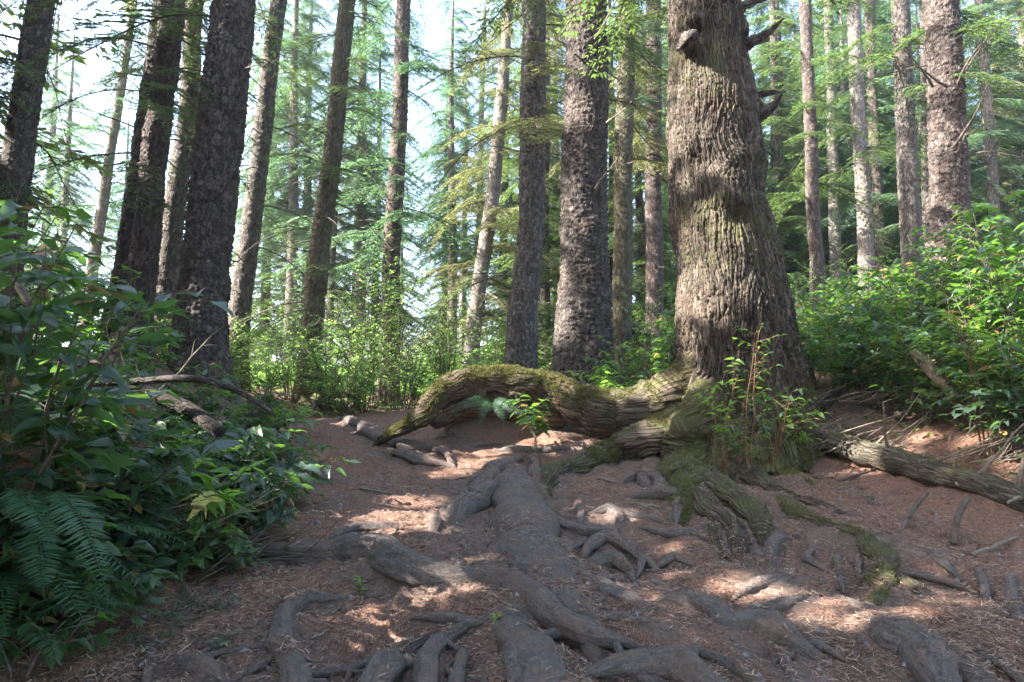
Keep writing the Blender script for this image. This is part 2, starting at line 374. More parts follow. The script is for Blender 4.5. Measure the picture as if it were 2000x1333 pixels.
def lit_ok(P):
    """True where foliage may hang without closing a sun gap (map of the gaps seen from the sun)"""
    if not MASK:
        m = np.full((900, 900), 1e9)
        for (x, y, z, r) in GAPS:
            p = np.array([x, y, z]); a, b, t = p @ SU, p @ SV, p @ SUN; q = (np.arange(900) - 450) * .04
            ia = np.nonzero(abs(q - a) < r)[0]; ib = np.nonzero(abs(q - b) < r)[0]
            if len(ia) and len(ib):
                d = (q[ia][:, None] - a) ** 2 + (q[ib][None] - b) ** 2 < r * r; sub = m[np.ix_(ia, ib)]; m[np.ix_(ia, ib)] = np.where(d, np.minimum(sub, t + .8), sub)
        MASK.append(m)
    i = np.clip(np.round(P @ SU / .04).astype(int) + 450, 0, 899); j = np.clip(np.round(P @ SV / .04).astype(int) + 450, 0, 899)
    return P @ SUN < MASK[0][i, j]
# ------------------------------------------------------------------ sun gaps (places the photo shows in sun)
for g in ((735, 1222, 58), (690, 1212, 36), (790, 1205, 32), (740, 1190, 40), (700, 1085, 24), (600, 1088, 13), (545, 1086, 9), (770, 1112, 44), (820, 1130, 28), (610, 1150, 22),
          (590, 1172, 12), (640, 1140, 10), (560, 1130, 9), (1010, 856, 40), (1070, 868, 22), (920, 905, 34), (880, 925, 24), (960, 872, 14),
          (690, 830, 20), (740, 845, 26), (790, 862, 18), (640, 805, 18), (730, 800, 22), (840, 880, 16), (950, 880, 26), (1100, 880, 20),
          (1200, 1012, 22), (1140, 990, 10), (1255, 1020, 14), (1330, 1065, 20), (1500, 1160, 30), (1590, 1175, 24), (1440, 1135, 16), (1390, 1150, 14), (1650, 1185, 20), (1610, 1215, 24),
          (1330, 1130, 16), (1700, 1230, 18), (1220, 1155, 12), (1270, 1180, 10),
          (1700, 800, 46), (1640, 815, 34), (1580, 812, 24), (1760, 830, 26), (1800, 850, 18), (1900, 860, 18), (1560, 850, 20), (1690, 870, 16),
          (1240, 1070, 14), (1180, 925, 18), (1870, 1180, 14), (1780, 1150, 14), (430, 1010, 8), (380, 1020, 9), (330, 960, 8)): gap(*g)
for g in ((560,640,45,12.5), (640,620,50,13.5), (720,560,60,13.5), (790,600,60,14), (850,640,50,13.5), (700,700,50,12.5), (930,650,50,14.5), (480,620,40,13), (300,600,40,13), (760,520,40,13.5),(850,740,40,11), (620,560,40,13), (1080,640,40,14), (60, 560, 70, 3.2), (150, 600, 70, 3.5), (230, 620, 60, 3.8), (90, 420, 40, 3.0), (440, 790, 46, 4.3), (410, 850, 50, 3.8), (300, 560, 40, 4), (350, 660, 40, 4.6), (1395, 440, 34, 6.9), (1410, 470, 24, 6.9), (1385, 575, 34, 6.9), (1375, 530, 20, 6.9), (1310, 330, 14, 7.1), (1312, 420, 16, 7.1), (1318, 500, 18, 7.1), (1325, 580, 20, 7.1), (1330, 650, 22, 7.1),
          (1320, 200, 14, 7.1), (1340, 260, 18, 6.8),
          (1320, 730, 30, 7.0), (1290, 770, 32, 7.2), (1240, 785, 22, 7.4), (900, 735, 30, 7.6), (960, 728, 26, 7.6), (1040, 730, 20, 7.6), (1090, 745, 20, 7.6), (1340, 870, 22, 6.6),
          (1015, 650, 34, 11.6), (1010, 690, 30, 11.6), (1015, 600, 20, 11.6), (1135, 590, 20, 10), (1130, 660, 30, 10), (1000, 520, 14, 11.8), (1030, 470, 14, 11.8),
          (1400, 640, 50, 6.0), (1500, 690, 34, 6.0), (1370, 620, 26, 6.0), (1540, 740, 30, 6.0), (1200, 700, 50, 8.2), (1250, 650, 40, 8.4), (1170, 740, 26, 8.0), (1290, 620, 34, 8.4),
          (1490, 195, 22, 6.9), (1480, 60, 20, 6.9), (1000, 750, 30, 7.1), (1050, 770, 22, 7.1),
          (415, 840, 40, 3.7), (390, 815, 26, 3.7), (440, 800, 34, 4.4), (500, 760, 34, 4.6), (250, 600, 36, 3.4), (200, 590, 34, 3.2), (120, 580, 34, 3.0), (60, 540, 24, 3.0), (100, 500, 30, 3.0), (230, 640, 26, 3.3),
          (180, 780, 22, 3.2), (260, 800, 20, 3.2), (560, 860, 18, 4.8), (620, 880, 14, 5.0), (330, 740, 26, 4.2), (480, 720, 30, 5.2), (430, 930, 12, 3.8),
          (1850, 560, 46, 6.5), (1950, 550, 34, 6.0), (1900, 430, 34, 6.5), (1700, 560, 40, 7.4), (1620, 560, 30, 7.8), (1800, 640, 30, 6.6), (1950, 820, 30, 5.2), (1880, 800, 20, 5.4), (1930, 640, 26, 6.0), (1750, 500, 30, 7.4),
          (1845, 350, 34, 11), (1840, 420, 36, 11), (1835, 200, 26, 11), (1835, 60, 26, 11), (1850, 130, 16, 11), (300, 270, 12, 11), (50, 160, 14, 9), (30, 230, 14, 9), (400, 650, 10, 10), (770, 200, 10, 15), (440, 240, 10, 10)): gap(*g)
for (px, py, r) in ((40, 330, 26), (100, 420, 34), (60, 500, 40), (120, 560, 46), (200, 590, 40), (260, 610, 36), (60, 600, 34), (170, 650, 30), (300, 660, 26), (150, 480, 26), (20, 430, 24), (250, 760, 24), (160, 790, 22), (60, 720, 18)):
    for Y in (2.45, 2.75, 3.05, 3.4, 3.8): gap(px, py, r, Y)
for (px, py, r) in ((400, 830, 40), (430, 790, 34), (480, 770, 30), (540, 850, 20), (600, 870, 16), (330, 760, 20), (470, 900, 14), (395, 880, 24)):
    for Y in (3.4, 3.8, 4.3, 4.8): gap(px, py, r, Y)
# ------------------------------------------------------------------ exposed roots: photograph pixels of the centre line and half width, laid on the ground
PATHS = []
def rdisp(seed, amp=1.0):
    def f(u, v, P, a, D):
        r0 = 1.0
        r = np.minimum(f.rm, .09)
        big = fbm(P * 5.5, 2, seed); rid = vn(np.stack([np.cos(a) * 2.2 + v * .8, np.sin(a) * 2.2, v * 1.6], -1), seed + 3)
        rid2 = vn(np.stack([np.cos(a) * 6, np.sin(a) * 6, v * 2.5], -1), seed + 4)
        kn = np.clip(vn(P * 12, seed + 9) - .5, 0, 1); bk = 0
        if amp != 1:
            F1, F2, ri, _, _ = cells(a / (2 * math.pi) * 22 + 1.2 * fbm(P * 3, 3, seed), v / .22 + .6 * vn(P * 4, seed), seed, 22)
            bk = np.minimum(r * 2.2, .2) * (.075 * sstep(0, .28, F2 - F1) * (.5 + .8 * ri) - .04)
        return amp * r * (big * .16 + rid * .16 + rid2 * .05 + kn * .35 + (.035 if amp == 1 else .07) * fbm(P * 32, 3, seed + 5)) + bk
    return f
def root_mesh(pts, seed, moss=0.0, lift=.25, depth=None, flat=.95, parent=None, name='tree_root', off=(0, 0, 0), bury=True, reg=True, mat=None):
    P = []; Rr = []
    for k, q in enumerate(pts):
        px, py, r = q[:3]
        if depth is not None or len(q) > 3:
            p = at(px, py, q[3] if len(q) > 3 else depth)
        else:
            p = hit(px, py); rr = r * p[1] / FP; p[2] += (lift - .12) * rr
        Rr.append(r * p[1] / FP); P.append(p)
    P = np.array(P); Rr = np.array(Rr)
    if bury:
        for e, n_ in ((0, 1), (-1, -2)):
            if bury == 'end' and e == 0: continue
            dirv = P[e] - P[n_]; dirv /= np.linalg.norm(dirv) + 1e-9
            ext = P[e] + dirv * Rr[e] * 4.5; ext[2] = H0(ext[0], ext[1]) - Rr[e] * .55
            P = np.vstack([ext, P]) if e == 0 else np.vstack([P, ext]); Rr = np.concatenate([[Rr[0] * .25], Rr]) if e == 0 else np.concatenate([Rr, [Rr[-1] * .25]])
    # a little sideways wander
    s = np.concatenate([[0], np.cumsum(np.linalg.norm(np.diff(P, axis=0), axis=1))])
    res = max(.008, min(.02, Rr.mean() * .22)); n = int(s[-1] / res) + 4; q = np.linspace(0, s[-1], n)
    PP = smooth_interp(s, P, q); RR = np.maximum(np.interp(q, s, Rr), .004)
    kw = int(max(3, (2.2 if parent is None else 3.2) * Rr.mean() / (s[-1] / n))) | 1; kw = min(kw, (n // 3) | 1); hk = np.hanning(kw + 2)[1:-1]; hk /= hk.sum()
    sm = lambda a: np.convolve(np.pad(a, kw // 2, mode='reflect', reflect_type='odd'), hk, 'valid')
    PP = np.stack([sm(PP[:, i]) for i in range(3)], -1); RR = np.maximum(sm(RR), .004)
    wob = np.stack([vn(np.stack([q / .16, q * 0 + seed, q * 0 + k], -1), seed) for k in range(3)], -1) * RR[:, None] * np.array([.35, .35, .12])
    wl = max(.11, 2.5 * Rr.mean()); PP = PP + wob * (.6 if Rr.mean() > .08 else 1); RR = RR * (1 + .12 * vn(np.stack([q / wl, q * 0 + seed, q * 0], -1), seed + 1))
    d = rdisp(seed, 1.0 if parent is None else 1.5); d.rm = RR[:, None]
    ns = int(np.clip(2 * np.pi * RR.max() / .010, 14, 48 if parent is None else 130))
    V, F, uv = tube(PP, RR, ns, d, flat=flat)
    V = V - np.asarray(off)
    if reg: PATHS.append((PP[::3], RR[::3]))
    m = np.full(len(V), moss) if np.isscalar(moss) else moss
    return mk(name, V, F, mat or (GROOTM if parent is not None else ROOTM), parent, uv=uv, attrs={'moss': m})
ROOTS = [
 ([(1003,925,26),(1011,975,50),(1022,1030,66),(1040,1085,68),(1072,1135,62),(1108,1180,50),(1140,1235,30)], .10, .0, 'broad smooth grey root running down the middle of the path'),
 ([(1005,1215,36),(1015,1270,54),(1030,1330,60),(1040,1400,62)], .08, -.05, 'wide flat root slab at the bottom of the path, below the crossing of roots'),
 ([(1003,903,14),(968,932,26),(940,970,30),(910,1008,28),(888,1030,14)], .28, .3, 'thick root with moss on top slanting down left of the broad middle root'),
 ([(1044,903,10),(1050,935,12),(1056,970,11),(1072,1000,8)], .2, .8, 'narrow upright root ridge along the upper right edge of the broad middle root'),
 ([(846,1008,9),(848,1025,12),(846,1042,9)], 0, .5, 'small gnarled root stub left of the slanting mossy root'),
 ([(866,998,7),(870,1012,9),(878,1030,6)], 0, .5, 'short rounded root stub between the gnarled stub and the slanting root'),
 ([(645,1052,5),(695,1032,11),(755,1034,10),(812,1033,6)], 0, .3, 'low dark root lying flat on the left of the path'),
 ([(505,1083,10),(560,1088,19),(630,1095,25),(695,1095,32),(755,1110,36),(820,1132,34),(880,1143,24),(940,1140,21),(1000,1148,23),(1045,1175,27),(1085,1218,27),(1145,1250,25),(1215,1262,14)], .06, .55, 'long crooked root crossing the whole path from the left bank to the lower middle'),
 ([(648,1175,8),(595,1177,15),(560,1205,20),(553,1255,22),(568,1305,25),(585,1355,26)], 0, .55, 'grey elbow-shaped root bending down to the lower left edge of the path'),
 ([(902,1234,13),(862,1266,21),(838,1305,22),(828,1355,22)], .02, .5, 'curved round root at the bottom, just left of the wide root slab'),
 ([(820,1258,10),(785,1285,24),(745,1325,29),(715,1370,28)], 0, .3, 'thick slanting root at the bottom left of the curved round root'),
 ([(903,1285,12),(896,1320,15),(892,1360,15)], .05, .2, 'short low root wedged between the curved root and the wide root slab'),
 ([(848,1212,11),(888,1217,14),(930,1220,9),(960,1207,6),(992,1193,5)], .05, .5, 'knobbly broken root piece with a thin twig end above the curved root'),
 ([(1078,1012,8),(1108,1033,11),(1150,1043,12),(1190,1040,6)], .05, .5, 'root leaving the broad middle root to the right near its top'),
 ([(1104,1088,8),(1118,1070,9),(1148,1058,6)], 0, .15, 'little hooked root right beside the broad middle root'),
 ([(1142,1090,6),(1162,1060,12),(1186,1052,14),(1212,1066,9),(1235,1082,6)], 0, .25, 'humped root loop with two legs right of the broad middle root'),
 ([(1150,1122,9),(1172,1100,16),(1198,1096,17),(1222,1115,12),(1240,1140,6)], 0, .2, 'dark arched root below the humped root loop'),
 ([(1248,1120,5),(1262,1096,10),(1280,1112,6)], 0, .3, 'small pointed root knuckle standing right of the arched root'),
 ([(1108,1105,16),(1135,1142,20),(1180,1162,20),(1230,1183,18),(1268,1208,13),(1290,1235,6)], .05, .5, 'long tapering root curving away to the right from the broad middle root'),
 ([(1130,1110,10),(1160,1120,15),(1178,1148,9)], .0, .1, 'stubby root lobe above the long tapering root'),
 ([(1182,1214,5),(1218,1210,9),(1262,1230,11),(1310,1246,12),(1337,1252,5)], 0, .7, 'dark twisted root lying right of the lower end of the crossing root'),
 ([(1185,1312,18),(1235,1302,34),(1300,1308,38),(1370,1345,38)], .04, .2, 'big blunt root at the bottom edge right of the wide root slab'),
 ([(1292,1187,12),(1342,1188,25),(1392,1203,26),(1425,1235,25),(1470,1232,36),(1528,1250,32),(1560,1272,18),(1592,1292,9)], 0, .35, 'lumpy dark root ridge with a high knob on the lower right'),
 ([(1445,1167,6),(1490,1147,17),(1537,1134,12)], 0, .3, 'bare rounded hump of root sunk in the needles above the lumpy ridge'),
 ([(1495,1202,11),(1530,1186,15),(1592,1168,6)], 0, .4, 'straight wedge of root pointing up right beside the lumpy ridge'),
 ([(1628,1170,6),(1690,1192,10),(1730,1205,8),(1768,1230,6)], 0, .5, 'slim pale root snaking right below the forked mossy root'),
 ([(1722,1245,30),(1758,1272,42),(1805,1298,42),(1835,1345,30)], 0, .5, 'massive dark root stump lump at the lower right'),
 ([(1842,1262,9),(1882,1300,22),(1930,1350,26)], 0, .2, 'broad sloping root right of the massive lump'),
 ([(1895,1272,6),(1945,1300,8),(1995,1335,9)], 0, .5, 'thin root running to the lower right corner'),
 ([(1976,1130,8),(1976,1170,11),(1986,1210,11),(2015,1255,10)], .2, .6, 'curved root at the right edge with moss behind it'),
 ([(1745,1070,8),(1790,1080,13),(1832,1096,13),(1862,1118,8)], .12, .3, 'low grey root right of the forked mossy root'),
 ([(1770,1122,6),(1820,1132,10),(1872,1146,7)], 0, .2, 'half-buried root just below the low grey root'),
 ([(1605,965,6),(1650,967,10),(1715,990,6)], .2, .3, 'mossy low root in front of the fallen log'),
 ([(1910,1115,8),(1922,1148,8),(1926,1182,5)], 0, .2, 'short upright root strip near the right edge'),
 ([(1830,1226,5),(1865,1214,8),(1900,1214,5)], 0, .4, 'small forked root above the massive lump'),
 ([(1896,1226,9),(1928,1221,15),(1952,1226,9)], 0, .2, 'rounded stub of root right of the small forked root'),
 ([(1506,1115,8),(1508,1085,11),(1520,1063,12),(1534,1058,6)], .05, .7, 'bent root knee right of the tree, curling down'),
 ([(1558,1052,4),(1583,1076,7),(1578,1100,8),(1612,1118,4)], 0, .9, 'pale zigzag root beside the bent knee'),
 ([(1634,1096,6),(1642,1130,5),(1647,1152,4)], 0, .6, 'thin upright root finger between the zigzag root and the forked root'),
 ([(1675,1100,6),(1677,1132,5)], 0, .6, 'tiny root finger just left of the forked mossy root'),
 ([(1128,992,8),(1134,1005,9),(1134,1026,6)], 0, .7, 'short sunlit root peg right of the narrow root ridge'),
 ([(1160,1008,7),(1190,1004,13),(1208,1012,12),(1210,1034,6)], 0, .7, 'sunlit root knob bending down on the right of the path'),
 ([(1205,1008,9),(1250,1015,9),(1295,1024,5)], 0, .5, 'flat pale root running right from the sunlit knob'),
 ([(1262,1038,6),(1310,1050,8),(1348,1048,8),(1382,1060,5)], 0, .9, 'weathered driftlike root stick under the tree, grey and smooth'),
 ([(1295,1103,7),(1318,1090,12),(1342,1100,6)], 0, .1, 'small dark root bump below the weathered stick'),
 ([(1273,1117,5),(1300,1121,7),(1322,1133,4)], 0, .3, 'pale splinter of root below the small dark bump'),
 ([(1224,942,9),(1245,934,13),(1264,950,10)], .05, .3, 'knuckle of root left of the mossy buttress foot'),
 ([(1262,925,7),(1286,942,13),(1292,966,10)], .1, .3, 'rounded root knob touching the mossy buttress foot'),
 ([(1255,972,8),(1295,972,16),(1328,982,17),(1322,1010,10)], .08, .5, 'coiled dark root cluster below the mossy buttress foot'),
 ([(705,852,9),(750,864,13),(792,880,14),(840,882,10),(885,912,4)], .06, .6, 'root stepping down the left bank, reaching into the path'),
 ([(782,888,10),(828,905,12),(882,914,4)], .0, .5, 'second lower root at the foot of the left bank'),
 ([(855,860,7),(880,850,15),(908,864,8)], .05, .3, 'brown root hump on the path in front of the arching root'),
 ([(672,826,10),(730,848,15),(788,872,10),(815,880,5)], .05, .3, 'sunlit root crossing the upper path on the left'),
 ([(888,876,4),(930,872,7),(965,868,4)], 0, .4, 'short thin root on the sunny crest of the path'),
 ([(612,812,4),(634,797,8),(660,804,8),(678,813,4)], .05, 1.6, 'small dark arched root beside the far end of the path'),
 ([(1528,1282,9),(1545,1310,15),(1556,1350,15)], 0, .2, 'stubby light root at the bottom under the lumpy ridge'),
 ([(1372,1280,8),(1430,1308,13),(1485,1350,13)], 0, .4, 'slanting dark root at the bottom between the blunt root and the stubby one'),
 ([(1348,1238,7),(1354,1258,8),(1358,1280,6)], 0, .3, 'little upright root in the dip left of the lumpy ridge'),
 ([(1588,1266,9),(1622,1278,8)], 0, .7, 'loose dark chunk of root right of the lumpy ridge'),
 ([(296,1272,8),(290,1305,10),(284,1350,10)], .1, .4, 'dark straight root at the bottom left in the shade'),
 ([(358,1290,12),(392,1300,23),(422,1322,14)], .1, .1, 'dull lump of root at the bottom left, half sunk in needles'),
 ([(1000,880,8),(1050,885,10),(1100,880,6)], .1, .3, 'flat root on the crest above the broad middle root'),
 ([(880,1040,5),(900,1060,6),(905,1085,3)], 0, .3, 'hair-thin root below the slanting mossy root'),
]
def rootlets(parent, off, seed, nmax=3):
    pp, rr = PATHS[-1]; L = np.linalg.norm(np.diff(pp, axis=0), axis=1).sum(); g = rng(seed)
    for j in range(min(nmax, int(L / .22))):
        i = g.integers(2, max(3, len(pp) - 2)); i = min(i, len(pp) - 2); d = pp[i + 1] - pp[i]; d[2] = 0; d = d / (np.linalg.norm(d) + 1e-9); r = rr[i]
        if r < .012: continue
        a = g.choice([-1, 1]) * R(g.uniform(30, 75)); d = np.array([d[0] * math.cos(a) - d[1] * math.sin(a), d[0] * math.sin(a) + d[1] * math.cos(a), 0])
        l = g.uniform(.18, .55); n = 46; t = np.linspace(0, 1, n); r0 = min(.028, r * g.uniform(.3, .5)); sd = np.array([-d[1], d[0], 0])
        P = pp[i] + d * l * t[:, None] + sd * (.22 * l * vn(np.stack([t * 3.2, t * 0 + seed, t * 0 + j], -1), seed))[:, None] * t[:, None] ** .5
        zg = H0(P[:, 0], P[:, 1]); P[:, 2] = np.maximum(pp[i][2] * (1 - t * 3) + zg * t * 3, zg + r0 * .1) * (t < .33) + (zg + r0 * (.35 - 1.5 * t ** 3)) * (t >= .33); P[:, 2] = np.convolve(np.pad(P[:, 2], 3, 'edge'), np.ones(7) / 7, 'valid'); P[0] = pp[i]
        Rr = r0 * (1 - .8 * t) + .002; Rr = Rr * (1 + .2 * vn(np.stack([t * 9, t * 0 + seed, t * 0], -1), j))
        V, F, uv = tube(P, Rr, 12, lambda u, v, Pq, a_, D: Rr[:, None] * .25 * vn(Pq * 45, seed))
        mk('rootlet', V - off, F, ROOTM, parent, uv=uv, attrs={'moss': np.zeros(len(V))}); TOPS.append((P[::2], Rr[::2]))
TOPS = []
rootobjs = []
for k, (pts, moss, lift, lab) in enumerate(ROOTS):
    mid = pts[len(pts) // 2]; c = hit(mid[0], mid[1])
    o = root_mesh(pts, 100 + k, moss, lift, name='tree_root', off=c, flat=.8 if k < 2 else .95)
    o.location = c; tag(o, lab, 'tree root', 'exposed roots across the path')
    if max(q[2] for q in pts) >= 19: rootlets(o, c, 3000 + k)
# ------------------------------------------------------------------ trunks
def flake_disp(seed, amp, cw=.075, ch=.062, furrow=False, knots=(), base=None, lobes=None, rmax=1):
    def f(u, v, P, a, D):
        per = max(6, int(round(2 * math.pi * rmax / cw))); uu = a / (2 * math.pi) * per
        wv = fbm(P * 5, 3, seed) * .9
        F1, F2, rid, du, dv = cells(uu + 0 * wv, v / ch + wv, seed, per)
        crack = sstep(.0, .22, F2 - F1)
        fl = amp * (crack * (.55 + .8 * rid - .9 * dv * (rid > .35)) - .5)
        pits = -amp * 1.6 * np.clip(vn(P * np.array([7, 7, 5]), seed + 4) - .5, 0, 1)
        return fl + pits + amp * .9 * fbm(P * 3.2, 3, seed + 8) + amp * .35 * vn(P * 40, seed + 2)
    return f
def build_trunk(parent, off, rows, Y, seed, mat, ztop=15, amp=.012, res=.02, moss=.1, flare=.35, cw=.075, ch=.062):
    P = np.array([at(px, py, Y) for (px, py, w_) in rows]); Rr = np.array([w_ / 2 * Y / FP for (_, _, w_) in rows])
    # rows run from the bottom to the top of the photograph; continue to the ground and above the frame
    d = P[0] - P[min(2, len(P) - 1)]; d /= abs(d[2])
    g = H0(P[0][0], Y) - .25
    if P[0][2] > g + .1: P = np.vstack([P[0] + d * (P[0][2] - g) * np.array([.6, .6, 1]), P]); Rr = np.concatenate([[Rr[0] * 1.12], Rr])
    d = P[-1] - P[-2]; d /= d[2]
    if ztop > P[-1][2] + .5:
        q = P[-1] + d * (ztop - P[-1][2]) * np.array([.8, .8, 1]); m_ = (P[-1] + q) / 2
        P = np.vstack([P, m_, q]); Rr = np.concatenate([Rr, [Rr[-1] * .8, Rr[-1] * .45]])
    s = np.concatenate([[0], np.cumsum(np.linalg.norm(np.diff(P, axis=0), axis=1))])
    # dense in the frame, coarse above
    zf = 2.0 + Y * .66; sv = np.interp(zf, P[:, 2], s)
    q = np.concatenate([np.arange(0, sv, res), np.linspace(sv, s[-1], max(4, int((s[-1] - sv) / .25)))])
    PP = smooth_interp(s, P, q); RR = np.interp(q, s, Rr)
    hh = PP[:, 2] - H0(PP[:, 0], PP[:, 1]); RR = RR * (1 + flare * np.exp(-np.clip(hh, 0, 9) / .35))
    PP[:, 0] += .02 * vn(np.stack([q / 1.7, q * 0, q * 0 + seed], -1), seed); 
    ns = int(np.clip(2 * np.pi * RR.mean() / res, 14, 180))
    fd = flake_disp(seed, amp * 1.4, cw, ch, rmax=float(np.median(RR)))
    def dd(u, v, Pq, a, D):
        lob = np.exp(-np.clip(hh, 0, 9) / .4)[:, None] * RR[:, None] * .28 * vn(np.stack([np.cos(a) * 1.4, np.sin(a) * 1.4, v * .3 + seed], -1), seed)
        return fd(u, v, Pq, a, D) + lob
    V, F, uv = tube(PP, RR, ns, dd)
    mo = moss + .5 * np.exp(-np.clip(V[:, 2] - H0(V[:, 0], V[:, 1]), 0, 20) / .5)
    o = mk('trunk', V - off, F, mat, parent, uv=uv, attrs={'moss': mo})
    return o, PP, RR
def dead_branch(parent, off, p, d, L, r, seed, mat=None, twigs=2, moss=False, name='dead_branch'):
    g = rng(seed); acc = Acc(); n = 7; t = np.linspace(0, 1, n)[:, None]
    d = np.asarray(d, float); d /= np.linalg.norm(d); bend = g.normal(0, .16, 3) + np.array([0, 0, g.uniform(-.15, .3)])
    pts = p + d * L * t + bend * L * t ** 2 + np.cumsum(g.normal(0, .018, (n, 3)), 0) * L * (t > 0); pts[0] = p
    rr = r * (1 - .75 * t[:, 0])
    acc.add(*tube(pts, rr, 6)[:2])
    for k in range(twigs):
        i = g.integers(2, n - 1); dd = norm(d + g.normal(0, .7, 3)); l2 = L * g.uniform(.15, .4); tt = np.linspace(0, 1, 4)[:, None]
        acc.add(*tube(pts[i] + dd * l2 * tt + np.array([0, 0, -.2 * l2]) * tt ** 2, rr[i] * .5 * (1 - .7 * tt[:, 0]), 4)[:2])
    return acc.build(name, mat or TWIG, parent, off=off)
# ---- conifer branch templates (x outward, z up)
def branch_tpl(seed, L=2.0, leaf=.06, wid=.2, sp=.03, ssp=.08, droop=.28, bare=.25, rag=.3):
    g = rng(seed); W = Acc(); axis = lambda s: np.stack([s, .06 * np.sin(s * 3 + seed), .10 * s - droop * .28 * s ** 2], -1)
    s = np.linspace(0, L, 8); W.add(*tube(axis(s), .016 * (1 - .85 * s / L), 4)[:2])
    pos = []; dr = []; ln = []
    q = L * bare * .5
    while q < L:
        for side in (-1, 1):
            if g.random() < rag * .5: continue
            l = (.62 * (1 - q / L) ** .8 + .07) * g.uniform(.55, 1.15) * min(1, q / (L * bare) if q < L * bare else 1)
            a = R(g.uniform(42, 66)) * side; p0 = axis(np.array([q]))[0]
            d0 = np.array([math.cos(a), math.sin(a), -.12 - g.uniform(0, .3)]); m = max(2, int(l / sp)); t = np.linspace(0, 1, m)
            line = p0 + d0 * l * t[:, None] + np.array([.10, 0, -.32]) * l * (t ** 2)[:, None] * g.uniform(.6, 1.3)
            if l > .12: W.add(*tube(line[:: max(1, m // 3)] if m > 5 else line[[0, -1]], np.linspace(.005, .002, len(line[:: max(1, m // 3)] if m > 5 else line[[0, -1]])), 3, cap=False)[:2])
            for k in range(m):
                for s2 in (-1, 1):
                    if g.random() < rag * .6: continue
                    b = a + s2 * R(g.uniform(35, 60)); pos.append(line[k]); dr.append((math.cos(b), math.sin(b), -.15 - .25 * g.random())); ln.append(leaf * g.uniform(.6, 1.2) * (1 - .3 * t[k]))
            pos.append(line[-1]); dr.append(d0); ln.append(leaf)
        q += ssp * g.uniform(.7, 1.3)
    pos = np.array(pos); dr = np.array(dr); ln = np.array(ln)
    nr = norm(np.array([0, 0, 1.]) + g.normal(0, .35, (len(pos), 3)))
    tv = QUAD[0].copy(); tv[:, 1] *= wid / .34
    LV, LF = inst(tv, QUAD[1], frames(dr, nr), ln, pos)
    return dict(WV=np.vstack(W.V), WF3=[f for f in W.F if f.shape[1] == 3], WF4=[f for f in W.F if f.shape[1] == 4], LV=LV, LF=LF, nl=len(pos))
TPL_F = [branch_tpl(s, 2.0, .075, .24, .028, .075, .9 + .3 * (s % 3), .2, .2) for s in (1, 2, 3, 4)]
TPL_M = [branch_tpl(s, 2.0, .11, .30, .036, .08, .9 + .4 * (s % 2), .15, .12) for s in (5, 6, 7)]
TPL_C = [branch_tpl(s, 2.4, .24, .36, .10, .16, .8, .15, .15) for s in (8, 9)]
def crown(parent, off, axisf, z0, z1, nb, Lmax, seed, tpls, mat, Lmin=.6, az=None, gaps=True, shape=.7, name='crown', pitch=(-.25, .25)):
    g = rng(seed); accV = []; accF3 = []; accF4 = []; mi3 = []; mi4 = []; var = []; n = 0
    for b in range(nb):
        f = (b + g.random()) / nb; z = z0 + (z1 - z0) * f; c = axisf(z); T = tpls[g.integers(len(tpls))]
        L = (Lmin + (Lmax - Lmin) * (1 - f) ** shape) * g.uniform(.65, 1.1); k = L / 2.0
        a = g.uniform(0, 2 * math.pi) if az is None else g.uniform(*az); p = g.uniform(*pitch)
        ca, sa, cp, sp = math.cos(a), math.sin(a), math.cos(p), math.sin(p)
        Rz = np.array([[ca, -sa, 0], [sa, ca, 0], [0, 0, 1]]); Ry = np.array([[cp, 0, -sp], [0, 1, 0], [sp, 0, cp]]); Rm = Rz @ Ry
        WV = T['WV'] @ Rm.T * k + c; LV = T['LV'] @ Rm.T * k + c
        if gaps:
            cen = LV.reshape(-1, 4, 3).mean(1); ok = lit_ok(cen)
            if not ok.all():
                LV = LV.reshape(-1, 4, 3)[ok].reshape(-1, 3)
        LF = np.arange(len(LV)).reshape(-1, 4)
        accV.append(WV)
        for q in T['WF3']: accF3.append(q + n); mi3.append(np.zeros(len(q)))
        for qi, q in enumerate(T['WF4']):
            if gaps and qi: q = q[lit_ok(WV[q].mean(1))]
            if len(q): accF4.append(q + n); mi4.append(np.zeros(len(q)))
        n += len(WV); var.append(np.full(len(WV), .5))
        if len(LV):
            accV.append(LV); accF4.append(LF + n); mi4.append(np.ones(len(LF))); n += len(LV)
            var.append(np.repeat(np.clip(g.normal(.5, .25) + g.normal(0, .15, len(LF)), 0, 1), 4))
    F = []; mi = []
    if accF3: F.append(np.vstack(accF3)); mi.append(np.concatenate(mi3))
    F.append(np.vstack(accF4)); mi.append(np.concatenate(mi4))
    return mk(name, np.vstack(accV) - off, F, [TWIG, mat], parent, attrs={'var': np.concatenate(var)}, smooth=False, mi=np.concatenate(mi))
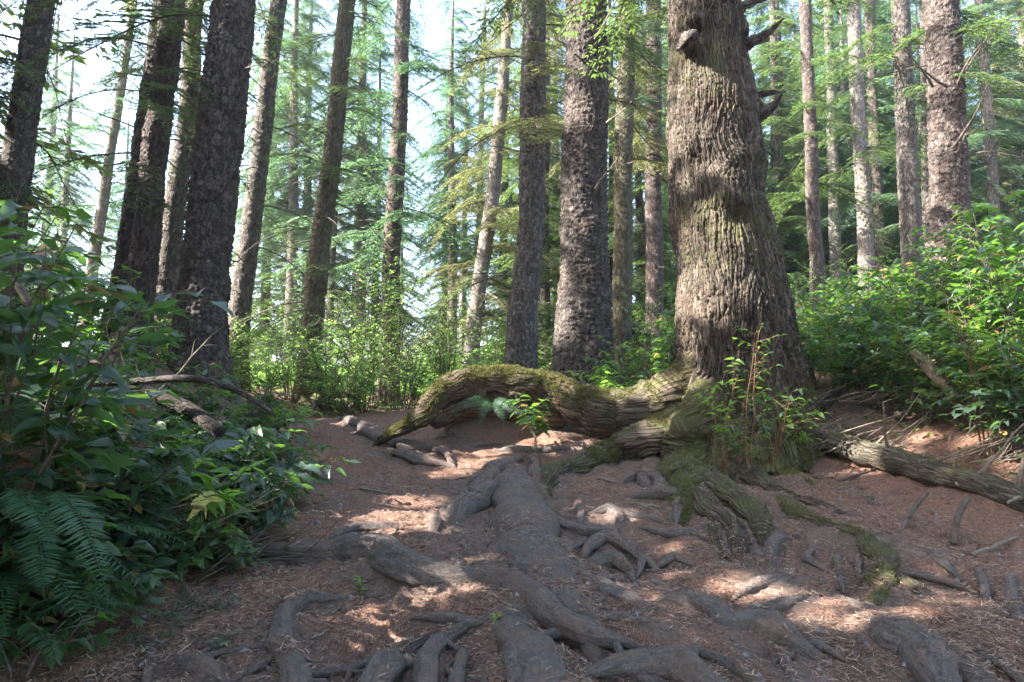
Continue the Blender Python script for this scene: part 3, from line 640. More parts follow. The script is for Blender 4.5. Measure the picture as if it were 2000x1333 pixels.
#  name, label, Y, [(px,row,width) bottom->top], bark, amp, crown(z0,z1,n,L,needle,tpl) , dead branches
TREES = [
 ('T1', 'leaning grey trunk at the far left, lit along its left edge, rising behind the shrubs', 9.0, [(25,380,54),(41,270,52),(62,130,50),(83,0,48)], 1, .010, (3.6,15,50,2.6,0), 5),
 ('T2', 'slim pale crooked tree between the far left trunk and the paired trunks, against white sky', 16, [(172,600,22),(178,540,21),(200,395,20),(214,300,18),(241,150,15),(262,0,13)], 9, .006, (3.0,12,44,2.2,1), 6),
 ('T3', 'dark left-hand trunk of the close trio on the left, partly behind its neighbour', 10.8, [(238,600,52),(247,557,50),(262,440,46),(292,200,42),(322,0,38)], 0, .012, (4.6,16,44,2.6,0), 8),
 ('T4', 'front trunk of the close trio on the left, with flaking bark and a lichen twig', 10.2, [(262,690,54),(267,645,51),(275,557,51),(293,400,48),(316,200,46),(340,0,44)], 2, .013, (5.2,16,40,2.6,0), 9),
 ('T5', 'back right trunk of the close trio on the left, greyer and thinner', 12.4, [(320,620,42),(324,560,41),(340,400,40),(366,233,36),(381,0,34)], 1, .010, (7,16,20,2.6,2), 8),
 ('T6', 'thick dark trunk with scaly bark flaring at its base, on the left behind the bank', 9.6, [(391,735,112),(391,690,104),(391,640,99),(398,557,91),(408,466,88),(421,340,88),(434,233,87),(446,110,84),(457,0,78)], 0, .016, (7,17,24,3.0,0), 12),
 ('T7', 'medium grey trunk just right of the thick dark one, half lit', 13.5, [(464,700,42),(467,640,41),(475,557,40),(488,466,38),(508,300,35),(528,130,33),(545,0,31)], 1, .010, (4.2,16,30,2.4,0), 8),
 ('T8', 'brown trunk rising through a tangle of drooping branches left of the centre', 13.0, [(600,775,48),(606,700,40),(618,557,43),(628,466,40),(655,233,34),(666,110,34),(677,0,33)], 3, .010, (2.9,15,62,2.3,0), 14),
 ('T9', 'straight purple-brown trunk beside the sky gap, behind the bright green bushes', 15.0, [(762,640,36),(767,466,34),(772,350,32),(779,233,30),(785,110,29),(789,0,28)], 2, .009, (4.0,16,46,2.5,1), 12),
 ('T10', 'pale grey leaning trunk right of the sky gap', 17.0, [(922,690,32),(926,640,31),(938,540,29),(949,466,28),(961,380,27),(976,233,25),(986,110,22),(996,0,20)], 9, .007, (3.4,16,56,2.5,2), 14),
 ('T11', 'trunk with a bright sun patch low on its bark, standing behind the arching root', 11.6, [(1018,740,68),(1018,715,65),(1022,620,60),(1030,520,53),(1034,466,51),(1038,233,50),(1043,0,45)], 1, .012, (5.8,16,30,2.6,2), 14),
 ('T12', 'thick dark scaly trunk flaring wide behind the arching root, left of the giant tree', 10.0, [(1137,765,130),(1137,735,122),(1138,690,116),(1140,600,104),(1142,520,94),(1142,466,91),(1143,233,86),(1145,0,80)], 0, .017, (7,17,24,3.0,0), 14),
 ('T13', 'slender trunk with yellow-green lichen just right of the thick dark scaly one', 13.0, [(1214,690,42),(1215,640,40),(1216,466,37),(1220,233,36),(1225,0,31)], 3, .009, (6.2,16,26,2.3,2), 12),
 ('T14', 'slender sunlit trunk close to the left side of the giant tree', 14.0, [(1279,640,36),(1279,560,34),(1278,466,33),(1277,233,30),(1275,0,28)], 2, .009, (5,16,28,2.3,1), 10),
 ('T16', 'dark slim trunk first to the right of the giant tree', 16.0, [(1598,560,29),(1596,500,27),(1592,466,26),(1583,233,23),(1573,0,22)], 2, .009, (6,15,24,2.2,0), 9),
 ('T17', 'thin whitish trunk between the dark slim one and the brightest one', 20.0, [(1634,560,23),(1630,466,22),(1625,233,19),(1618,0,17)], 9, .008, (7,16,24,2.2,1), 9),
 ('T18', 'brightest sunlit pale trunk in the group on the right', 17.0, [(1693,560,30),(1690,466,28),(1677,233,26),(1665,0,26)], 9, .009, (7,16,20,2.4,0), 9),
 ('T19', 'reddish slim trunk close behind the brightest pale trunk', 19.0, [(1718,560,24),(1715,466,22),(1706,233,20),(1697,0,19)], 2, .008, (6.5,16,24,2.4,1), 8),
 ('T20', 'grey peeling trunk left of the big reddish trunk on the right', 13.5, [(1786,560,40),(1780,466,38),(1768,233,34),(1757,0,34)], 1, .011, (6.8,16,20,2.4,0), 12),
 ('T20b', 'narrow dark trunk squeezed between the grey peeling trunk and the big reddish one', 18, [(1812,560,15),(1810,466,15),(1807,233,14),(1803,0,13)], 0, .006, (6,15,20,2.2,1), 5),
 ('T21', 'big rough reddish trunk on the right with bare branches reaching out to its right', 10.6, [(1862,560,76),(1855,466,73),(1848,233,62),(1843,110,62),(1838,0,61)], 2, .017, (6.6,17,18,2.8,0), 9),
 ('T22', 'thin leaning trunk near the right edge, beside the patch of sky', 17, [(1942,420,20),(1936,300,18),(1924,130,16),(1912,0,15)], 1, .006, (5,14,22,2.2,1), 7),
 ('T23', 'very thin dark trunk in the gap right of the giant tree', 24, [(1532,560,14),(1528,466,13),(1522,233,12),(1516,0,11)], 0, .005, (4,16,40,2.6,1), 5),
 ('T8b', 'thin trunk seen just right of the brown trunk with drooping branches', 20, [(646,620,14),(650,500,13),(657,330,12),(664,160,11)], 1, .005, (3.5,14,34,2.3,1), 5),
 ('T10b', 'faint thin trunk behind the pale leaning one', 24, [(930,560,13),(936,400,12),(940,240,11),(946,60,10)], 9, .005, (4,15,34,2.4,2), 5),
 ('T13b', 'far thin trunk showing low between the two slender trunks left of the giant tree', 26, [(1247,640,13),(1246,500,12),(1245,350,11),(1244,150,10)], 1, .005, (5,16,36,2.6,1), 4),
]
ti = 0
for (nm, lab, Y, rows, bk, amp, cr, nd) in TREES:
    ti += 1; base = at(rows[0][0], rows[0][1], Y); base[2] = H0(base[0], Y)
    root = thing('spruce_tree', lab, 'tree', base)
    mat = PALE if bk == 9 else BARK[bk]
    tr, PP, RR = build_trunk(root, base, rows, Y, 300 + ti, mat, amp=amp, res=.018 if Y < 12 else .03 if Y < 18 else .05, ztop=cr[1] + 1, moss=.22 if bk == 3 else .05,
                             flare=.12 if nm in ('T6', 'T12', 'T11') else .3)
    axisf = lambda z, PP=PP: np.array([np.interp(z, PP[:, 2], PP[:, 0]), np.interp(z, PP[:, 2], PP[:, 1]), z])
    crown(root, base, axisf, cr[0], cr[1], cr[2], cr[3], 400 + ti, TPL_F if Y < 14.5 and cr[0] < 6 else TPL_M, NEED[cr[4]], gaps=Y < 14)
    g = rng(500 + ti)
    for k in range(nd):
        z = g.uniform(2.2 if Y > 12 else 2.8, 2.0 + Y * .6); c = axisf(z); a = g.uniform(-math.pi, math.pi); d = np.array([math.cos(a), math.sin(a) - .3, g.uniform(-.25, .35)])
        r = np.interp(z, PP[:, 2], RR); L = g.uniform(.12, .4) if g.random() < .45 else g.uniform(.4, 1.3)
        dead_branch(root, base, c + norm(d * np.array([1, 1, 0])) * r * .85, d, L, g.uniform(.006, .014) * (1 + .02 * Y), 900 + ti * 50 + k)
    if nm == 'T8':
        for k, pts in enumerate(([(600,760,12,13),(640,768,9,12.8),(690,778,5,12.4)], [(600,775,12,13),(640,785,8,12.4),(665,800,5,12)])):
            root_mesh(pts, 70 + k, .5, parent=root, name='root', off=base, bury='end')
    if nm == 'T21':
        for k, (a, b, L) in enumerate((((1870,165),(1920,60),1), ((1872,160),(1915,95),1), ((1868,300),(1925,215),1), ((1860,290),(1920,205),1), ((1822,170),(1785,90),1), ((1850,170),(1800,120),1))):
            p = at(*a, 10.3); q = at(*b, 10.0); dead_branch(root, base, p, q - p, float(np.linalg.norm(q - p)) * 1.2, .022, 1700 + k, twigs=4)
    if nm == 'T12':
        for k, (a, b) in enumerate((((1160,80),(1215,-10)), ((1105,90),(1075,60)), ((1160,375),(1195,325)), ((1185,240),(1225,200)))):
            p = at(*a, 9.7); q = at(*b, 9.4); dead_branch(root, base, p, q - p, float(np.linalg.norm(q - p)) * 1.1, .020, 1720 + k, mat=DEADW)
    if nm == 'T6':
        for k, (a, b) in enumerate((((388,125),(350,95)), ((388,215),(355,190)), ((375,325),(340,270)), ((375,280),(345,225)), ((478,135),(505,128)))):
            p = at(*a, 9.4); q = at(*b, 9.2); dead_branch(root, base, p, q - p, float(np.linalg.norm(q - p)) * 1.2, .018, 1740 + k)
    if nm == 'T11':
        # dry drooping bough reaching left over the bushes
        cc = at(1000, 540, 11.4); crown(root, base, lambda z: cc, 0, 1, 4, 1.7, 71, TPL_F, NEED[3], Lmin=1.3, az=(math.pi * .92, math.pi * 1.1), name='dry_bough', pitch=(-.05, .25))
        cc2 = at(1005, 400, 11.4); crown(root, base, lambda z: cc2, 0, 1, 3, 1.1, 72, TPL_F, NEED[2], Lmin=.8, az=(math.pi * .9, math.pi * 1.15), name='dry_bough', pitch=(-.2, .2))
# ------------------------------------------------------------------ the giant tree
GY = 7.4
gb = at(1440, 880, GY); gb[2] = H0(gb[0], gb[1])
G = thing('giant_tree', 'giant old tree with deeply furrowed bark and mossy foot beside the path', 'tree', gb)
def giant():
    rows = [(1452, 900, 330), (1450, 850, 300), (1448, 800, 275), (1447, 750, 252), (1443, 700, 238), (1440, 650, 230), (1431, 560, 222), (1413, 466, 214), (1402, 400, 198), (1396, 300, 190), (1394, 233, 184), (1388, 150, 170), (1382, 80, 158), (1376, 0, 146), (1370, -120, 140)]
    sc_ = (GY - .5) / GY  # width seen at the near side
    P = np.array([at(px, py, GY) for px, py, _ in rows]); Rr = np.array([w_ / 2 * GY / FP for _, _, w_ in rows]) * .93
    q_ = P[-1] + (P[-1] - P[-4]) / (P[-1] - P[-4])[2] * 6; P = np.vstack([P, q_]); Rr = np.append(Rr, Rr[-1] * .7)
    s = np.concatenate([[0], np.cumsum(np.linalg.norm(np.diff(P, axis=0), axis=1))]); sv = s[-2] - .2
    q = np.concatenate([np.arange(0, sv, .010), np.linspace(sv, s[-1], 50)])
    PP = smooth_interp(s, P, q); RR = np.interp(q, s, Rr); ns = 560
    kn = []
    for (px, py, amp, sg) in ((1345, 75, .10, .11), (1405, 415, .10, .20), (1440, 75, .06, .14), (1470, 225, .05, .12), (1345, 300, .04, .25), (1390, 640, .05, .3), (1480, 330, .04, .3)):
        c = at(px, py, GY); k = np.argmin(abs(PP[:, 2] - c[2])); dx = np.clip((c[0] - PP[k, 0]) / RR[k], -.95, .95)
        kn.append((c[2], math.asin(dx), amp, sg))
    def dd(u, v, Pq, a, D):
        th = np.arctan2(D[..., 0], -D[..., 1])           # 0 faces the path
        z = Pq[..., 2]; arc = th * RR[:, None]
        b = 0; wu = 0; wz = 0
        for (kz, kt, amp, sg) in kn:
            dz = z - kz; da = arc - kt * RR[:, None]; e = np.exp(-(dz ** 2 + da ** 2) / sg ** 2)
            b = b + amp * e - amp * .9 * np.exp(-((dz + sg * .9) ** 2 + (da * 1.2) ** 2) / (sg * .55) ** 2)
            wu = wu + .9 * da * np.exp(-(dz ** 2 + da ** 2) / (sg * 1.7) ** 2)
        per = 96; x = (a / (2 * math.pi)) * per + 12 * wu / RR[:, None] + 1.5 * fbm(Pq * np.array([1.6, 1.6, 1.1]), 3, 5) + .45 * vn(Pq * 7, 6)
        F1, F2, rid, du, dv = cells(x, v / .50 + 1.1 * vn(Pq * 3, 8), 21, per)
        ridge = sstep(.0, .24, F2 - F1)
        F1b, F2b, ridb, _, dvb = cells(x * 1.6, v / .075, 22)
        plates = sstep(0, .25, F2b - F1b) * (.5 + .5 * ridb)
        upper = sstep(2.0, 3.2, z)
        fur = (ridge * (.026 + .018 * (1 - upper)) * (.5 + .8 * rid) + plates * .008 + .007 * fbm(Pq * 38, 3, 12)) - .02
        low = np.exp(-np.clip(z - gb[2] - .1, 0, 9) / .55)
        side = np.clip(np.cos(th + .75), 0, 1) * np.exp(-np.clip(z - gb[2], 0, 9) / .45) * .30 + .10 * np.cos(th * 5 + .6) * np.exp(-np.clip(z - gb[2], 0, 9) / .5)
        lob = side * RR[:, None] + low * RR[:, None] * (.22 * vn(np.stack([np.cos(a) * 1.7, np.sin(a) * 1.7, z * .35], -1), 44) + .05)
        return b + fur + lob + .035 * fbm(Pq * 1.7, 3, 31)
    V, F, uv = tube(PP, RR, ns, dd)
    z = V[:, 2] - gb[2]; th = np.arctan2(V[:, 0] - np.interp(V[:, 2], PP[:, 2], PP[:, 0]), -(V[:, 1] - GY))
    moss = .62 * np.exp(-np.clip(z, 0, 9) / .45) + .42 * np.exp(-((z - 2.3) / .8) ** 2) * (np.cos(th - .1) > .2) + .45 * np.exp(-((V[:, 2] - 5.2) / .6) ** 2) * (th < .3) + .02
    mk('trunk', V - gb, F, BIGBARK, G, uv=uv, attrs={'moss': moss})
    return PP, RR
GP, GR = giant()
def gax(z): return np.array([np.interp(z, GP[:, 2], GP[:, 0]), np.interp(z, GP[:, 2], GP[:, 1]), z])
crown(G, gb, gax, 7.0, 12.0, 20, 3.0, 77, TPL_M, NEED[0])
# broken branch stubs on the right side of the giant
for k, (pts, r) in enumerate((([(1425,98,20,7.3),(1462,84,13,7.2),(1496,66,9,7.15),(1530,36,2,7.1)], .5), ([(1420,30,14,7.3),(1455,12,9,7.25),(1500,-6,4,7.2)], .3),
                              ([(1452,240,18,7.3),(1486,222,12,7.2),(1510,206,7,7.15),(1527,184,2,7.1)], .4), ([(1460,190,8,7.35),(1505,182,5,7.3),(1535,179,2,7.3)], .4),
                              ([(1338,86,18,7.1),(1347,76,15,6.9),(1353,68,10,6.8)], .4))):
    P = np.array([at(a, b, y) for a, b, _, y in pts]); rr = np.array([c * y / FP for _, _, c, y in pts]); s = np.linspace(0, 1, len(P)); q = np.linspace(0, 1, 40)
    PP_ = smooth_interp(s, P, q); RR_ = np.maximum(np.interp(q, s, rr), .004)
    V, F, uv = tube(PP_, RR_, 30, lambda u, v, Pq, a, D: RR_[:, None] * (.30 * fbm(Pq * 22, 3, 9) + .34 * vn(np.stack([np.cos(a) * 4, np.sin(a) * 4, v * 1.5], -1), k)))
    mk('branch_stub', V - gb, F, BARK[0], G, uv=uv, attrs={'moss': np.full(len(V), .05)})
# roots that belong to the giant
GROOT = [
 ([(1405,600,16,7.35),(1392,670,34,7.35),(1352,738,46,7.3),(1302,782,46,7.3),(1245,803,42,7.4),(1190,806,39,7.5),(1135,794,40,7.6),(1085,772,36,7.65),(1025,750,29,7.65),(960,741,25,7.65),(905,747,24,7.6),(866,765,23,7.5),(842,795,19,7.4),(815,822,16,7.35),(785,842,12,7.4),(750,853,7,7.6)], .30, 'great arching root with a mossy back, humping over a dark hollow'),
 ([(1390,790,30,7.2),(1335,822,34,6.95),(1275,852,34,6.75),(1215,885,35,6.6),(1160,908,30,6.5),(1105,922,26,6.45),(1070,945,18,6.3),(1060,985,10,6.0)], .30, None),
 ([(1395,770,40,7.0),(1368,810,46,6.8),(1345,855,48,6.6),(1338,905,50,6.4),(1345,950,42,6.15),(1335,985,22,5.95)], .52, None),
 ([(1440,840,40,6.95),(1420,880,50,6.6),(1405,930,36,6.3),(1420,970,28,6.0),(1458,995,25,5.75),(1482,1032,22,5.45),(1500,1065,12,5.2)], .36, None),
 ([(1375,960,30,6.1),(1385,1000,22,5.75),(1418,1020,23,5.6),(1440,1058,20,5.3),(1444,1105,10,4.95)], .12, None),
 ([(1400,1010,12,5.65),(1398,1045,14,5.4),(1408,1085,10,5.1),(1440,1115,6,4.9)], .05, None),
 ([(1450,870,34,6.9),(1480,895,36,6.6),(1525,925,22,6.4),(1575,945,10,6.2)], .5, None),
 ([(1460,930,26,6.3),(1510,962,14,5.95),(1565,980,12,5.85),(1620,998,11,5.7),(1662,1018,8,5.55)], .14, None),
 ([(1500,985,22,5.9),(1560,1010,20,5.65),(1615,1040,20,5.4),(1660,1052,23,5.3),(1702,1082,25,5.1),(1728,1128,25,4.85),(1722,1168,18,4.6),(1714,1196,10,4.45)], .33, None),
 ([(1728,1120,18,4.9),(1765,1142,19,4.75),(1810,1168,15,4.6),(1845,1195,8,4.45)], .2, None),
 ([(1500,800,44,7.4),(1560,835,34,7.6),(1620,850,26,7.7),(1690,862,12,7.7)], .3, None),
 ([(1560,790,28,7.7),(1640,790,24,8.0),(1740,810,12,8.2)], .2, None)]
# keep the giant's roots resting on the terrain where they reach the floor
GR_PTS = []
for k, (pts, moss, lab) in enumerate(GROOT):
    pp = []
    for i, (px, py, r, y) in enumerate(pts):
        p = hit(px, py)
        if k > 0 and i >= (3 if k < 4 else 1 if k < 10 else 2): y = p[1]
        pp.append((px, py, r, y))
    o = root_mesh(pp, 40 + k, moss, parent=G, name='root', off=gb, flat=1.0, bury='end')
    if lab: o['label'] = lab
# short wood under the arch, plus a long body added to darken the hollow
for k, pts in enumerate(([(1110,812,26,7.75),(1050,796,34,7.8),(985,784,38,7.85),(925,784,34,7.85),(880,800,26,7.75),(848,826,16,7.6)], [(935,748,8,7.65),(936,765,10,7.6),(938,775,8,7.6)], [(905,760,14,7.7),(900,790,12,7.75),(880,825,10,7.7)], [(1000,770,14,7.8),(985,800,12,7.9),(960,830,12,7.9)])):
    root_mesh(pts, 60 + k, .1, parent=G, name='root', off=gb, bury=False)
# ------------------------------------------------------------------ moss fuzz on upward faces
def fuzz(o, n, seed, parent, name, lmin, lmax, off, thr=.1, zmin=.15, mat=None, msk=None):
    me = o.data; V = np.empty(len(me.vertices) * 3, np.float32); me.vertices.foreach_get('co', V); V = V.reshape(-1, 3).astype(float)
    Nn = np.empty(len(me.vertices) * 3, np.float32); me.vertices.foreach_get('normal', Nn); Nn = Nn.reshape(-1, 3)
    W = V + off; k = (Nn[:, 2] > zmin) & (fbm(W * 5, 4, seed) > thr)
    if msk is not None: k &= msk(W)
    idx = np.nonzero(k)[0]
    if len(idx) < 10: return
    g = rng(seed); idx = g.choice(idx, n); p = V[idx] + g.normal(0, .006, (n, 3)); d = norm(Nn[idx] + g.normal(0, .6, (n, 3)))
    tv = np.array([(0, -.12, 0), (0, .12, 0), (1, 0, .1)]); tf = np.array([(0, 1, 2)])
    LV, LF = inst(tv, tf, frames(d, norm(g.normal(0, 1, (n, 3)))), g.uniform(lmin, lmax, n), p)
    a = Acc(); a.add(LV, LF, 0, np.repeat(g.uniform(0, 1, n), 3)); m_ = a.build(name, mat or MOSSM, parent, smooth=False); m_['kind'] = 'stuff'
groots = [c for c in G.children if c.name.startswith('root')]
fuzz(groots[0], 60000, 3, G, 'moss', .012, .034, gb, -.25, .2)
fuzz(groots[1], 20000, 4, G, 'moss', .012, .03, gb, -.15, .1, msk=lambda W: W[:, 0] > .7)
fuzz(groots[2], 26000, 5, G, 'moss', .010, .028, gb, -.15, -.6)
fuzz([c for c in G.children if c.name.startswith('trunk')][0], 30000, 15, G, 'moss', .010, .028, gb, .05, -.7, msk=lambda W: (W[:, 2] < gb[2] + .75) & (W[:, 1] < GY))
fuzz(groots[6], 6000, 6, G, 'moss', .012, .028, gb, -.1, .1); fuzz(groots[3], 4000, 7, G, 'moss', .012, .025, gb, .1, .1, msk=lambda W: W[:, 1] > 5.9)
fuzz(groots[8], 5000, 8, G, 'moss', .010, .022, gb, .05, .1)
# ------------------------------------------------------------------ ground sheet
def ground():
    def axis(n, lo, hi, c0, c1, dens):
        u = np.linspace(0, 1, 4000); x = lo + (hi - lo) * u; wgt = np.where((x > c0) & (x < c1), 1.0, 1.0 / (1 + (np.maximum(c0 - x, x - c1)) * dens))
        c = np.cumsum(wgt); c = (c - c[0]) / (c[-1] - c[0]); return np.interp(np.linspace(0, 1, n), c, x)
    xs = axis(760, -140, 140, -3.8, 4.6, 9.); ys = axis(760, -40, 200, 2.0, 9.5, 6.)
    X, Y_ = np.meshgrid(xs, ys); Z = H0(X, Y_)
    P = np.stack([X, Y_, Z * 0], -1)
    Z = Z + .04 * fbm(P * 1.7, 4, 3) + .022 * fbm(P * 6, 3, 9) + .004 * fbm(P * 30, 2, 19) * ((abs(X) < 6) & (Y_ < 12)) + .25 * vn(P * .12, 5) * sstep(12, 30, abs(X) + abs(Y_))
    bare = np.zeros_like(X)
    for (pp, rr) in PATHS:
        m0 = 3.0 * rr.max(); sel = (X > pp[:, 0].min() - m0) & (X < pp[:, 0].max() + m0) & (Y_ > pp[:, 1].min() - m0) & (Y_ < pp[:, 1].max() + m0)
        if not sel.any(): continue
        ii = np.nonzero(sel); x = X[ii][:, None]; y = Y_[ii][:, None]; z0 = Z[ii]
        d2 = ((x - pp[None, :, 0]) ** 2 + (y - pp[None, :, 1]) ** 2) / (rr[None] ** 2)
        j = d2.argmin(1); d = np.sqrt(d2[np.arange(len(j)), j]); r = rr[j]; zc = pp[j, 2]
        near = np.clip(1 - (zc - z0 - r) / .12, 0, 1) * (zc > z0 - r)      # only where the root lies on the floor
        rc = np.minimum(r, .09); Z[ii] = z0 + near * rc * .30 * np.exp(-(d / 1.7) ** 2) - near * .22 * rc * np.exp(-((d - 1.9) / .7) ** 2)
        bare[ii] = np.maximum(bare[ii], np.exp(-(d / 2.4) ** 2) * near)
    moss = .25 * sstep(-1.5, -2.6, X) * (Y_ < 12) + .5 * np.exp(-((X - 2.2) / .8) ** 2 - ((Y_ - 5.9) / .7) ** 2) + .45 * np.exp(-((X + 2.0) / .45) ** 2 - ((Y_ - 6.2) / 1.6) ** 2) + .3 * sstep(9.5, 12, Y_)
    V = np.stack([X, Y_, Z], -1).reshape(-1, 3); nx = len(xs); ny = len(ys)
    i = np.arange(ny - 1)[:, None] * nx; j = np.arange(nx - 1)[None]
    F = np.stack([i + j, i + j + 1, i + j + nx + 1, i + j + nx], -1).reshape(-1, 4)
    o = mk('ground', V, F, GROUNDM, attrs={'moss': moss.ravel(), 'bare': bare.ravel()}); o['kind'] = 'structure'
    o['label'] = 'needle covered forest floor with bare earth and moss'
    return xs, ys, Z
GX, GYs, GZ = ground()
def HG(x, y):
    i = np.clip(np.searchsorted(GX, x) - 1, 0, len(GX) - 2); j = np.clip(np.searchsorted(GYs, y) - 1, 0, len(GYs) - 2)
    fx = (x - GX[i]) / (GX[i + 1] - GX[i]); fy = (y - GYs[j]) / (GYs[j + 1] - GYs[j])
    return (GZ[j, i] * (1 - fx) + GZ[j, i + 1] * fx) * (1 - fy) + (GZ[j + 1, i] * (1 - fx) + GZ[j + 1, i + 1] * fx) * fy
def hp(px, py):
    p = hit(px, py); p[2] = HG(np.array([p[0]]), np.array([p[1]]))[0]; return p
# needle litter: tens of thousands of fallen needles
def litter():
    g = rng(5); n = 260000
    y = 2.0 + 7.5 * g.random(n) ** 1.35; x = g.uniform(-.78, .78, n) * (y + .4)
    d_ = fbm(np.stack([x * 3, y * 3, x * 0], -1), 3, 77); k = d_ > g.uniform(-1.1, .5, n); x, y = x[k], y[k]; z_ = HG(x, y)
    ex = []
    for pp, rr in PATHS:
        m = int(len(pp) * rr.mean() * 260)
        if m < 2: continue
        i = g.integers(0, len(pp), m); f = g.uniform(-.75, .75, m); dx = np.gradient(pp[:, 0])[i]; dy = np.gradient(pp[:, 1])[i]; q = np.hypot(dx, dy) + 1e-9
        ex.append(np.stack([pp[i, 0] - dy / q * f * rr[i], pp[i, 1] + dx / q * f * rr[i], pp[i, 2] + rr[i] * .97 * np.sqrt(1 - f * f)], -1))
    ex = np.vstack(ex); ex = ex[(fbm(ex * 5, 2, 3) > .05) & (ex[:, 2] < HG(ex[:, 0], ex[:, 1]) + .16)]
    x = np.concatenate([x, ex[:, 0]]); y = np.concatenate([y, ex[:, 1]]); z_ = np.concatenate([z_, ex[:, 2]]); n = len(x)
    a = g.uniform(0, 2 * np.pi, n); d = np.stack([np.cos(a), np.sin(a), g.normal(0, .22, n)], -1); z = z_ + g.uniform(.001, .008, n)
    tv = np.array([(-.5, -.05, 0), (.5, -.04, .02), (.5, .04, .02), (-.5, .05, 0)]); tf = np.array([(0, 1, 2, 3)])
    V, F = inst(tv, tf, frames(d, np.tile([0, 0, 1.], (n, 1)) + g.normal(0, .3, (n, 3))), g.uniform(.016, .042, n), np.stack([x, y, z], -1))
    A = Acc(); A.add(V, F, 0, np.repeat(g.random(n) ** 1.5, 4)); o = A.build('fallen_needles', leaf_mat('dry_needles', (.085, .042, .028), (.52, .36, .27), (.2, .1, .06), .1, .8, .2), smooth=False)
    o['kind'] = 'stuff'; o['label'] = 'rust brown fallen needles strewn over the path'
litter()
# ------------------------------------------------------------------ background trees
def proto(seed, H, z0, nb, Lmax, mat, tpls, bark, r=.16, Lmin=.5, shape=.7):
    o = thing('spruce_tree', 'distant spruce', 'tree', (0, 0, 0)); g = rng(seed)
    P = np.array([[0, 0, -.6], [.05, 0, H * .3], [-.05, .05, H * .65], [0, 0, H]]); V, F, uv = tube(P, [r * 1.15, r, r * .7, r * .15], 14, lambda u, v, Pq, a, D: .012 * fbm(Pq * 9, 2, seed), res=.12)
    mk('trunk', V, F, bark, o, uv=uv, attrs={'moss': np.full(len(V), .05)})
    crown(o, np.zeros(3), lambda z: np.array([0, 0, z]), z0, H, nb, Lmax, seed, tpls, mat, gaps=False, Lmin=Lmin, shape=shape)
    for k in range(5):
        a = g.uniform(0, 6.28); z = g.uniform(.8, max(2, z0)); dead_branch(o, np.zeros(3), np.array([0, 0, z]), (math.cos(a), math.sin(a), g.uniform(-.2, .2)), g.uniform(.5, 1.6), .02, seed * 9 + k)
    return o
PR = [proto(21, 16, 1.8, 165, 2.8, NEED[0], TPL_M, BARK[1]), proto(22, 14, 1.2, 150, 2.5, NEED[1], TPL_M, BARK[2], .13),
      proto(23, 17, 3.5, 150, 2.9, NEED[2], TPL_M, PALE, .18), proto(24, 11, .6, 150, 2.2, NEED[0], TPL_M, BARK[0], .10, .4),
      proto(25, 16, 5.0, 110, 2.6, NEED[1], TPL_M, PALE, .16)]
# px, distance, prototype, scale, label
BACK = [(868,34,0,1.0),(880,24,4,1.0),(105,24,4,.9),(225,27,1,.9),(1545,25,4,1.0),(1578,33,4,1.2),(1640,24,1,1.0),(1725,29,4,1.1),(1752,25,1,1.1),(1800,24,4,1.0),(1895,30,4,1.1),(1985,24,4,1.0),(1615,30,1,1.2),(1675,23,4,.9),(1340,24,1,1.1),(70,27,4,1.1),(515,24,0,1.0),(560,20,4,.95),(590,26,0,1.1),(700,21,4,1.0),(730,27,1,1.1),(690,33,2,1.1),
        (905,30,4,1.0),(985,22,1,1.0),(1065,19,0,1.0),(1090,28,2,1.1),(1030,35,0,1.2),(1200,20,1,1.0),(1255,18,3,1.1),(1310,26,0,1.1),(1160,33,1,1.2),
        (1530,21,0,1.0),(1550,30,1,1.2),(1605,24,3,1.2),(1650,27,0,1.1),(1735,22,1,1.05),(1690,34,2,1.2),(1780,28,0,1.1),(1830,20,3,1.0),(1905,25,1,.95),(1960,19,0,.9),(2040,22,2,1.0),(1870,33,0,1.0),(2010,30,1,.9),
        (470,38,0,.9),(780,40,3,1.2),(20,36,0,.9),(1400,30,0,1.2),(1450,22,1,1.0),(2120,18,1,1.0),(-150,19,0,1.0),(1590,42,0,1.3),(1800,44,1,1.3),(1130,45,0,1.3),(600,45,1,1.2),(1000,46,3,1.3),(1930,42,0,1.1)]
NEAREST = ['a trunk to its left', 'the open sky']
known = [(rows[len(rows) // 2][0], lab) for (_, lab, Y, rows, *_r) in TREES]
kinds = ['full dark green spruce with drooping boughs', 'bluish green spruce with drooping boughs', 'olive green spruce with a pale trunk', 'short bushy green spruce', 'sparse bluish spruce with a pale bare stem']
WH = [('in the haze behind', 30), ('well behind', 22), ('just behind', 0)]
first = {}
def short(l): return ' '.join(l.split(',')[0].split()[:9])
for k, (px, Y, pi, sc_) in enumerate(BACK):
    p = at(px, 760, Y); p[2] = H0(p[0], p[1]) - .1
    nr = min(known, key=lambda q: abs(q[0] - px)); wh = [w_ for w_, d_ in WH if Y >= d_][0]
    kw = {'giant': 'x'}
    side = 'left of' if px < nr[0] - 12 else 'right of' if px > nr[0] + 12 else 'behind'
    lab = f"{kinds[pi]} {wh.split()[0] + ' the haze' if Y >= 30 else 'farther back' if Y >= 22 else 'near by'}, {side} the {' '.join(short(nr[1]).split()[:6])}"
    lab = ' '.join(lab.split()[:16])
    g = rng(800 + k)
    if pi not in first: first[pi] = 1; r = PR[pi]; r.location = tuple(p); r.rotation_euler = (0, 0, g.uniform(0, 6)); r.scale = (sc_,) * 3; r['label'] = lab; r['group'] = 'spruces of the wood behind'
    else: dup(PR[pi], tuple(p), g.uniform(0, 6), sc_, lab, 'spruces of the wood behind')
